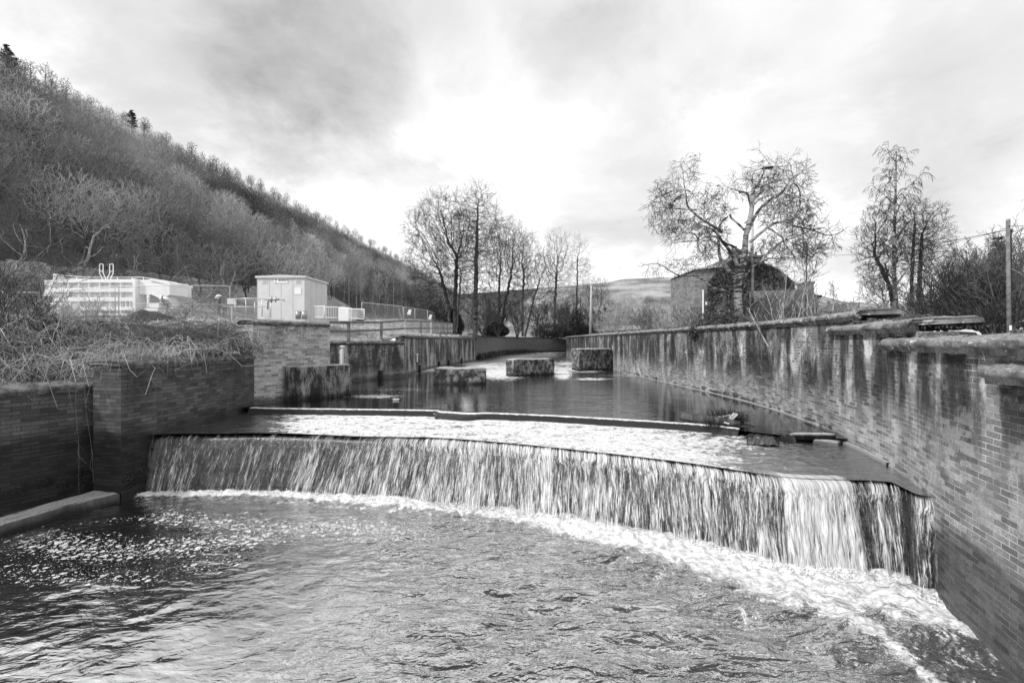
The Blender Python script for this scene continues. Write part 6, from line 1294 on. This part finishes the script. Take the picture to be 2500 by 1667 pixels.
b = MB(); a_, c_ = np.array(sp(1562, 966, 1.84)), np.array(sp(1700, 980, 1.84)); P = [tuple(a_ + (c_ - a_) * t + np.array([0, 0, .15 - .06 * t])) for t in np.linspace(0, 1, 9)]; b.tube(P, [.12, .14, .13, .13, .12, .12, .10, .09, .06], 10); tag(b.build('driftwood_log', MAT['bark'], None, True), 'dark driftwood log lying on the sill beam', 'log')
for k, (q0, q1, w_, lb) in enumerate(((((1632, 968), 1.9), ((1668, 955), 2.02), .10, 'left plank in the driftwood heap on the sill'), (((1668, 972), 1.92), ((1690, 950), 2.12), .14, 'widest pale plank standing aslant in the driftwood heap'), (((1640, 960), 2.0), ((1700, 950), 2.08), .08, 'plank lying across the top of the driftwood heap'))):
    (pa, za), (pb, zb) = q0, q1; A_ = np.array(sp(*pa, za)); Bq = np.array(sp(*pb, zb)); Bq = A_ + (Bq - A_) / np.linalg.norm(Bq - A_) * min(np.linalg.norm(Bq - A_), .75); d = Bq - A_; n_ = unit(np.cross(d, [0, -.3, 1.])) * w_ / 2; u_ = unit(np.cross(d, n_)) * .012
    V = [tuple(p + s * n_ + t * u_) for p in (A_, Bq) for s in (-1, 1) for t in (-1, 1)]; tag(mk('plank', V, [(0, 1, 3, 2), (4, 6, 7, 5), (0, 4, 5, 1), (2, 3, 7, 6), (1, 5, 7, 3), (0, 2, 6, 4)], MAT['timber_pale']), lb, 'plank')
rs = np.random.default_rng(21); br = []
for c_, n, L, up in ((sp(1650, 962, 1.9), 110, .38, .8), (sp(1690, 965, 1.9), 170, .36, .8), (sp(1672, 970, 1.88), 110, .45, .5), (sp(1640, 975, 1.86), 60, .35, .4)):
    for k in range(n):
        p = np.array(c_) + rs.standard_normal(3) * [.15, .08, .04]; d = unit(rs.standard_normal(3) + [0, 0, up]); P = [p]
        for s in range(4): d = unit(d + rs.standard_normal(3) * .3); P.append(P[-1] + d * L / 4 * rs.uniform(.5, 1.2))
        br.append((np.array(P), np.linspace(.008, .004, 5)))
for c_, h in ((sp(1648, 955, 1.9), .75), (sp(1680, 950, 1.9), .6)):
    P = [np.array(c_)]; d = np.array([.0, 0, 1.])
    for s in range(4): d = unit(d + rs.standard_normal(3) * .25); P.append(P[-1] + d * h / 4)
    br.append((np.array(P), np.linspace(.012, .005, 5)))
V, Fc = tubes(br, 3); tag(mk('twig_tangle', V, Fc, MAT['twig']), 'tangle of twigs and grass caught on the driftwood log', 'twigs', kind='stuff')
b = MB(); a_, c_ = np.array(sp(1812, 1001, 1.74)), np.array(sp(1918, 1003, 1.80)); P = [tuple(a_ + (c_ - a_) * t) for t in np.linspace(0, 1, 8)]; b.tube(P, [.05, .09, .10, .10, .10, .105, .10, .09], 12); tag(b.build('concrete_pipe', MAT['conc_moss'], None, True), 'pale broken pipe lying between the water and the right wall', 'pipe')
rock_box('broken_slab', [tuple(gpt(1868 * D, 1012 * D, 1.68)), tuple(gpt(1925 * D, 1020 * D, 1.68)), tuple(gpt(1935 * D, 1012 * D, 1.68)), tuple(gpt(1880 * D, 1004 * D, 1.68))], 1.4, 1.72, MAT['conc_ledge'], 'flat pale stone slab just below the broken pipe', 'slab', seed=30, bev=.04, amp=.02)
# smooth hump of water right of the driftwood
n1, n2 = 30, 14; V = []; 
for i in range(n1):
    for j in range(n2):
        u = i / (n1 - 1); v = j / (n2 - 1); x0_, y0_ = gpt((1715 + 75 * u) * D, (996 + 20 * v + 2 * u) * D, 1.70); V.append((x0_, y0_, 1.655 + .09 * (1 - v ** 2) * min(1, 5 * u, 5 * (1 - u)) + .012 * math.sin(u * 22 + v * 3)))
tag(mk('chute_water', V, grid_faces(n1, n2), MAT['water_film'], attrs={'foam': [0.42] * len(V), 'rough': [1.0] * len(V)}, smooth=True), kind='structure')
for k, (p0, w, h) in enumerate((((1705, 985), .35, .16), ((1790, 1002), .12, .12), ((1808, 1008), .15, .14))):
    x_, y_, z_ = sp(*p0, 1.7); rock_box('river_stone', [(x_ - w, y_ - .12), (x_ + w * .9, y_ - .15), (x_ + w, y_ + .12), (x_ - w * .8, y_ + .14)], 1.5, 1.66 + h, MAT['weir'], ['wet dark stone at the right end of the sill', 'small wet stone in the middle of the gap', 'small wet stone left of the broken pipe'][k], 'stone', seed=40 + k, bev=.08, amp=.03)

# ------------------------------------------------------------------ brambles, scrub, grass, vines
rs = np.random.default_rng(31)
def bank_point(smin, smax, dmin, dmax):
    k = int(rs.integers(*np.searchsorted(LBs, [smin, smax]))); n_ = np.array([-LT[k, 1], LT[k, 0]]); d = rs.uniform(dmin, dmax); q = LBr[k] + n_ * d; return q, n_, d
sY = lambda y: LBs[np.argmin(abs(LBr[:, 1] - y) + (LBr[:, 0] > 0) * 99)]
zn = lambda q: gz(float(q[0]), float(q[1]))
# vectorised ground lookup
def gzv(Q):
    d, zb = left_sd(Q[:, 0], Q[:, 1]); return ground_left(Q[:, 0], Q[:, 1], (d, zb))
def canes(n, smin, smax, dmin, dmax, Lr, rad, hump, spill=.25, seg=8, drop=.12):
    k = rs.integers(*np.searchsorted(LBs, [smin, smax]), n); nn = np.stack([-LT[k, 1], LT[k, 0]], 1); d = rs.uniform(dmin, dmax, n); Q = LBr[k] + nn * d[:, None]; z = gzv(Q); z = np.maximum(z, np.where(d < .6, LZr[k] + .25, z)) 
    L = rs.uniform(*Lr, n); az = rs.uniform(0, 6.28, n); dr = np.stack([np.cos(az), np.sin(az)], 1) - nn * spill * (rs.uniform(0, 1, n) > .5)[:, None]; dr /= np.linalg.norm(dr, axis=1)[:, None]; t = np.linspace(0, 1, seg)
    P = np.zeros((n, seg, 3)); curl = rs.uniform(-2.6, 2.6, n); a0 = np.arctan2(dr[:, 1], dr[:, 0]); x = Q[:, 0].copy(); y = Q[:, 1].copy(); H = hump * rs.uniform(.3, 1.3, n)
    for i in range(seg):
        P[:, i, 0] = x; P[:, i, 1] = y; P[:, i, 2] = z + H * 4 * t[i] * (1 - t[i] * rs.uniform(.8, 1.2, n)) - drop * L * t[i] ** 2.2 * .5 + .05 + rs.standard_normal(n) * .035
        a = a0 + curl * t[i]; x = x + np.cos(a) * L / seg; y = y + np.sin(a) * L / seg
    return [(P[i], rad * rs.uniform(.6, 1.3) * np.linspace(1, .5, seg)) for i in range(n)]
s0, s1, s2, s3 = sY(6.5), sY(12.3), sY(16.5), sY(19.4)
sets = [('twig_pale', canes(260, s0, s2, .1, 5.5, (1.0, 3.0), .0095, .6) + canes(1300, s0, s2, .1, 6.5, (.5, 1.9), .0055, .45) + canes(500, s1, s2, .0, 1.6, (.4, 1.3), .005, .25, .7, drop=.2)), ('twig_mid', canes(1100, s0, s2, .2, 7.5, (.4, 1.6), .0055, .40)), ('twig', canes(1600, s0, s2, .2, 7.0, (.4, 1.4), .006, .35)), ('twig_pale', canes(260, s2, s3, .5, 3.5, (.3, 1.1), .007, .12)), ('twig_mid', canes(420, s2, s3, .5, 4.5, (.3, 1.1), .007, .12))]
for k, (m_, br) in enumerate(sets):
    V, Fc = tubes(br, 3); tag(mk('brambles', V, Fc, MAT[m_]), ['pale dead bramble canes heaped along the left wall', 'grey bramble canes over the left bank', 'dark bramble stems over the left bank', 'pale canes trailing on the tallest left wall', 'grey canes trailing on the tallest left wall'][k], 'brambles', kind='stuff')
# bramble mound pushing up between the two walls
o = None; br = []
for k in range(2600):
    c = np.array([-11.5, 16.6, 3.9]) + rs.standard_normal(3) * [.8, 1.0, .3] + [0, 0, .3]; L = rs.uniform(.4, 1.3); a = rs.uniform(0, 6.28); e = rs.uniform(-.2, 1.0); P = [c]; d = np.array([math.cos(a), math.sin(a), e]); 
    for s in range(6): d = unit(d + rs.standard_normal(3) * .25 + [0, 0, -.22]); P.append(P[-1] + d * L / 6)
    br.append((np.array(P), np.linspace(.009, .005, 7)))
V, Fc = tubes(br, 3); tag(mk('bramble_mound', V, Fc, MAT['twig_mid']), 'dense mound of looping bramble stems against the tall left wall', 'brambles', kind='stuff')
# litter underlayer of short dead leaves and grass
def blades(n, P, h, wdt, lean=.5):
    a = rs.uniform(0, 6.28, n); dx_ = np.stack([np.cos(a), np.sin(a), np.zeros(n)], 1); ln = rs.standard_normal((n, 3)) * lean; ln[:, 2] = 1; ln /= np.linalg.norm(ln, axis=1)[:, None]; hh = (h * rs.uniform(.4, 1.4, n))[:, None]; w = wdt
    mid = P + ln * hh * .55; tip = P + ln * hh + np.stack([ln[:, 0], ln[:, 1], -.3 * np.ones(n)], 1) * hh * .35
    V = np.stack([P - dx_ * w, P + dx_ * w, mid + dx_ * w * .7, mid - dx_ * w * .7, tip], 1).reshape(-1, 3); i = np.arange(n)[:, None] * 5; Fq = i + np.array([[0, 1, 2, 3]]); Ft = i + np.array([[3, 2, 4, 4]]); return V, Fq, Ft
def blade_obj(name, P, h, w, mat, label, lean=.5):
    V, Fq, Ft = blades(len(P), P, h, w, lean); o = mk(name, V, np.concatenate([Fq]), mat) if False else None
    me_V = V; Fc = [tuple(f) for f in Fq.tolist()] + [tuple(f[:3]) for f in Ft.tolist()]; return tag(mk(name, me_V, Fc, mat), label, 'grass', kind='stuff')
def bank_pts(n, smin, smax, dmin, dmax, up=0.0):
    k = rs.integers(*np.searchsorted(LBs, [smin, smax]), n); nn = np.stack([-LT[k, 1], LT[k, 0]], 1); d = rs.uniform(dmin, dmax, n); Q = LBr[k] + nn * d[:, None]; z = gzv(Q); z = np.where(d < 1.0, np.maximum(z, LZr[k] + .15), z); return np.concatenate([Q, (z + up)[:, None]], 1)
blade_obj('dead_grass', bank_pts(5000, s0, s2, .1, 8), .16, .009, MAT['twig_mid'], 'dead grass and litter among the brambles', 1.2)
blade_obj('dead_grass', bank_pts(5000, s2, s3, .1, 5), .14, .008, MAT['grass_dry'], 'short dry grass on top of the tallest left wall', 1.0)
s4, s5, s6 = sY(24.3), sY(30.8), LBs[np.argmin(np.hypot(LBr[:, 0] + 4.45, LBr[:, 1] - 55.6))]
blade_obj('dry_grass', bank_pts(15000, s4, s5, .05, 5), .22, .013, MAT['grass_dry'], 'pale dry grass on the bank behind the low wall', .7)
blade_obj('dry_grass', bank_pts(16000, s5, s6, .05, 4.5), .30, .02, MAT['grass_dry'], 'pale dry grass along the top of the pale brick wall', .6)
Q = np.stack([rs.uniform(-30, -9, 14000), rs.uniform(24, 60, 14000)], 1); d_, zb = left_sd(Q[:, 0], Q[:, 1]); Q = Q[d_ > 3]; blade_obj('field_grass', np.concatenate([Q, gzv(Q)[:, None]], 1), .2, .02, MAT['grass_dry'], 'rough grass on the plant ground', 1.0)
# tufts along the far wall foot, right wall coping, and by the waterline
k = rs.integers(0, len(C_), 260); P = np.concatenate([C_[k] + rs.standard_normal((260, 2)) * .05 + [.35, 0], np.full((260, 1), 4.36)], 1); 
def tuft(c, n, h, w, mat, label, spread=.08): blade_obj('grass_tuft', np.array(c) + rs.standard_normal((n, 3)) * [spread, spread, .01], h, w, MAT[mat], label, .7)
cpt = lambda y, z, o=.3: np.array([np.interp(y, RB[:, 1], RB[:, 0]) + o, y, z])
tuft(cpt(9.5, 4.30, .1), 260, .13, .003, 'twig_pale', 'grass tuft where the second and third copings overlap', .10); tuft(cpt(9.0, 4.34, .2), 140, .10, .003, 'twig_pale', 'smaller grass tuft on the third coping', .12); tuft(cpt(6.0, 3.95, .08), 240, .12, .003, 'twig_pale', 'grass tuft above the lowest coping at the right edge', .08); tuft(cpt(7.5, 4.42, .3), 90, .07, .003, 'twig_mid', 'sparse dry grass on top of the third coping', .25)
blob = []
for k in range(90):
    y = 12 + 24 * rs.uniform() ** 1.2; x = np.interp(y, RB[:, 1], RB[:, 0]); q_ = rs.uniform() ** 3; blob.append((x - .02, y, 1.86 + rs.uniform(0, .10) * q_, .03 + .04 * q_, .05 + .35 * rs.uniform() ** 2, .015 + .10 * q_))
o = leaf_cloud('waterline_weed', blob, 5000, .02, MAT['ivy'], seed=71); tag(o, 'dark weeds growing along the waterline of the right wall', 'weed', kind='stuff')
blob = []
for k in range(120):
    u = rs.uniform(.12, .62); i = int(u * 159); p = L6[i] if False else spline(L6, 160)[i]; blob.append((p[0] + .2, p[1] - .5, 1.9 + rs.uniform(0, .4), .5, .6, .35))
o = leaf_cloud('bank_weed', blob, 6000, .12, MAT['ivy'], seed=72); tag(o, 'dark weed fringe at the foot of the far curving wall', 'weed', kind='stuff')
moss = []
for Pc, zc in ((A[A[:, 1] < 40], 4.95), (B_, 4.66), (C_, 4.30)):
    for q in range(int(len(Pc) * 1.2)):
        p = Pc[int(rs.integers(len(Pc)))]; moss.append((p[0] + rs.uniform(-.10, .45), p[1], zc + rs.uniform(-.05, .04), rs.uniform(.03, .10), rs.uniform(.05, .2), rs.uniform(.015, .045)))
o = leaf_cloud('coping_moss', moss, 16000, .016, MAT['twig_mid'], seed=74); tag(o, 'moss and lichen crust along the stepped copings of the right wall', 'moss', kind='stuff')
moss = []
for k in range(40): t = rs.uniform(); p = L2[int(t * 30)]; moss.append((p[0] + .03, p[1], .25 + rs.uniform(0, .5) * (1 - t), .05, .12, .18))
for k in range(60): t = rs.uniform(); p = spline(L1w, 60)[int(10 + t * 49)]; moss.append((p[0] + .03, p[1], .35 + .8 * t * t * rs.uniform(), .06, .15, .12))
o = leaf_cloud('liverwort', moss, 5000, .025, MAT['evergreen'], seed=73); tag(o, 'dark liverwort clumps low on the shaded left walls', 'moss', kind='stuff')
# hanging vines over the dark walls
def vine(px, y0, y1, Yd, label, wob=.10, r=.0065, nsub=3, dx_=0):
    n = 14; t = np.linspace(0, 1, n); P = np.zeros((n, 3)); ph = rs.uniform(0, 9)
    for i in range(n): q = px + dx_ * t[i] + 3.0 * vnoise(t[i] * 3 + ph, ph, 1); P[i] = bp(q, y0 + (y1 - y0) * t[i], Yd - .05 * t[i]); 
    br = [(P, np.linspace(r, r * .5, n))]
    for k in range(nsub):
        i = int(rs.integers(2, n - 3)); d = unit(np.array([rs.uniform(-1, 1), rs.uniform(-.4, .1), rs.uniform(-1, .3)])); Q = [P[i]]
        for s in range(5): d = unit(d + rs.standard_normal(3) * .25); Q.append(Q[-1] + d * rs.uniform(.06, .16))
        br.append((np.array(Q), np.linspace(r * .6, .003, 6)))
    V, Fc = tubes(br, 4); tag(mk('hanging_vine', V, Fc, MAT['twig_mid']), label, 'vine', 'vines hanging over the dark left walls')
for px, a_, b_, Yd, dx_, lb in ((185, 905, 1204, 11.6, 10, 'longest vine hanging in the dark recess down to the ledge'), (203, 905, 1180, 11.7, 28, 'vine beside the longest one in the recess, curling to the right'), (388, 880, 1090, 12.6, -18, 'long straight vine ending at the left edge of the waterfall'), (392, 885, 1050, 12.9, 4, 'vine hanging beside the long straight one'), (262, 880, 970, 11.6, 12, 'short vine near the square corner'), (300, 880, 990, 12.0, -24, 'short vine crossing the square corner'),
    (425, 880, 915, 13.2, 10, 'short stubby vine under the middle coping'), (510, 880, 1010, 14.4, -25, 'vine left of the brick patch'), (572, 880, 1015, 15.6, -20, 'thin vine close to the lighter brick patch'), (240, 890, 1010, 11.5, 30, 'slanting vine in the dark recess'), (160, 915, 1010, 11.3, 20, 'looping vine over the nearest left coping'), (340, 882, 985, 12.2, -45, 'slanting vine across the dark wall'), (460, 880, 950, 13.6, 30, 'thin forked vine mid wall'), (90, 930, 980, 11.2, -20, 'short vine over the nearest wall')):
    vine(px, a_, b_, Yd, lb, dx_=dx_)
# scrub on the left bank
for k, (px, Y, L, st, bk, tw_) in enumerate(((5, 13.5, 2.3, 6, 'bark', 'twig'), (45, 15, 2.6, 5, 'bark', 'twig'), (25, 12, 1.7, 5, 'bark_pale', 'twig_mid'), (85, 17, 1.8, 4, 'bark_pale', 'twig_mid'), (120, 16, 1.3, 3, 'bark', 'twig'), (190, 16, 1.6, 4, 'bark_pale', 'twig_pale'), (215, 17, 1.4, 4, 'bark_pale', 'twig_pale'), (150, 19, 1.2, 3, 'bark_pale', 'twig_mid'), (75, 20, 1.5, 5, 'bark_pale', 'twig_mid'), (-10, 17, 2.9, 6, 'bark', 'twig'), (240, 20, 1.0, 3, 'bark', 'twig_mid'), (15, 22, 3.0, 9, 'bark_pale', 'twig_mid'), (300, 18, 1.0, 6, 'bark_pale', 'twig_pale'), (345, 19, .9, 6, 'bark_pale', 'twig_mid'))):
    x = X_at(px, Y); add_tree('bank_shrub', (x, Y, gz(x, Y)), 'shrub', L, .022, 900 + k, 'leafless shrub with upright stems on the bramble bank at the left', 'shrub', 'leafless shrubs on the bramble bank', stems=st, minr=.0038, ss_=.45, bark=bk, twig=tw_)
# spoil heap before the tank
n = 30; V = []
for i in range(n):
    for j in range(12): u, v = i / (n - 1), j / 11; x = X_at(300 + 150 * u, 27.2); V.append((x, 26.2 + 2.2 * v, 5.3 + .75 * math.sin(math.pi * min(1, u * 1.1) ** .8) * math.sin(math.pi * v) + .12 * vnoise(x * 2, v * 5)))
tag(mk('spoil_heap', V, grid_faces(n, 12)[:, ::-1].copy(), MAT['litter'], smooth=True), 'low heap of dark soil and dead stems under the pipe elbow', 'heap')
b = MB(); 
for (pa, pb, y_, Y) in ((200, 300, 785, 21.5), (120, 215, 788, 21.5)): b.box(X_at(pa, Y), X_at(pb, Y), Y, Y + .2, Z_at(y_ + 6, Y), Z_at(y_, Y), .02)
tag(b.build('timber_edging', MAT['timber'], None), 'dark timber edging at the top of the bramble bank before the tank', 'edging')
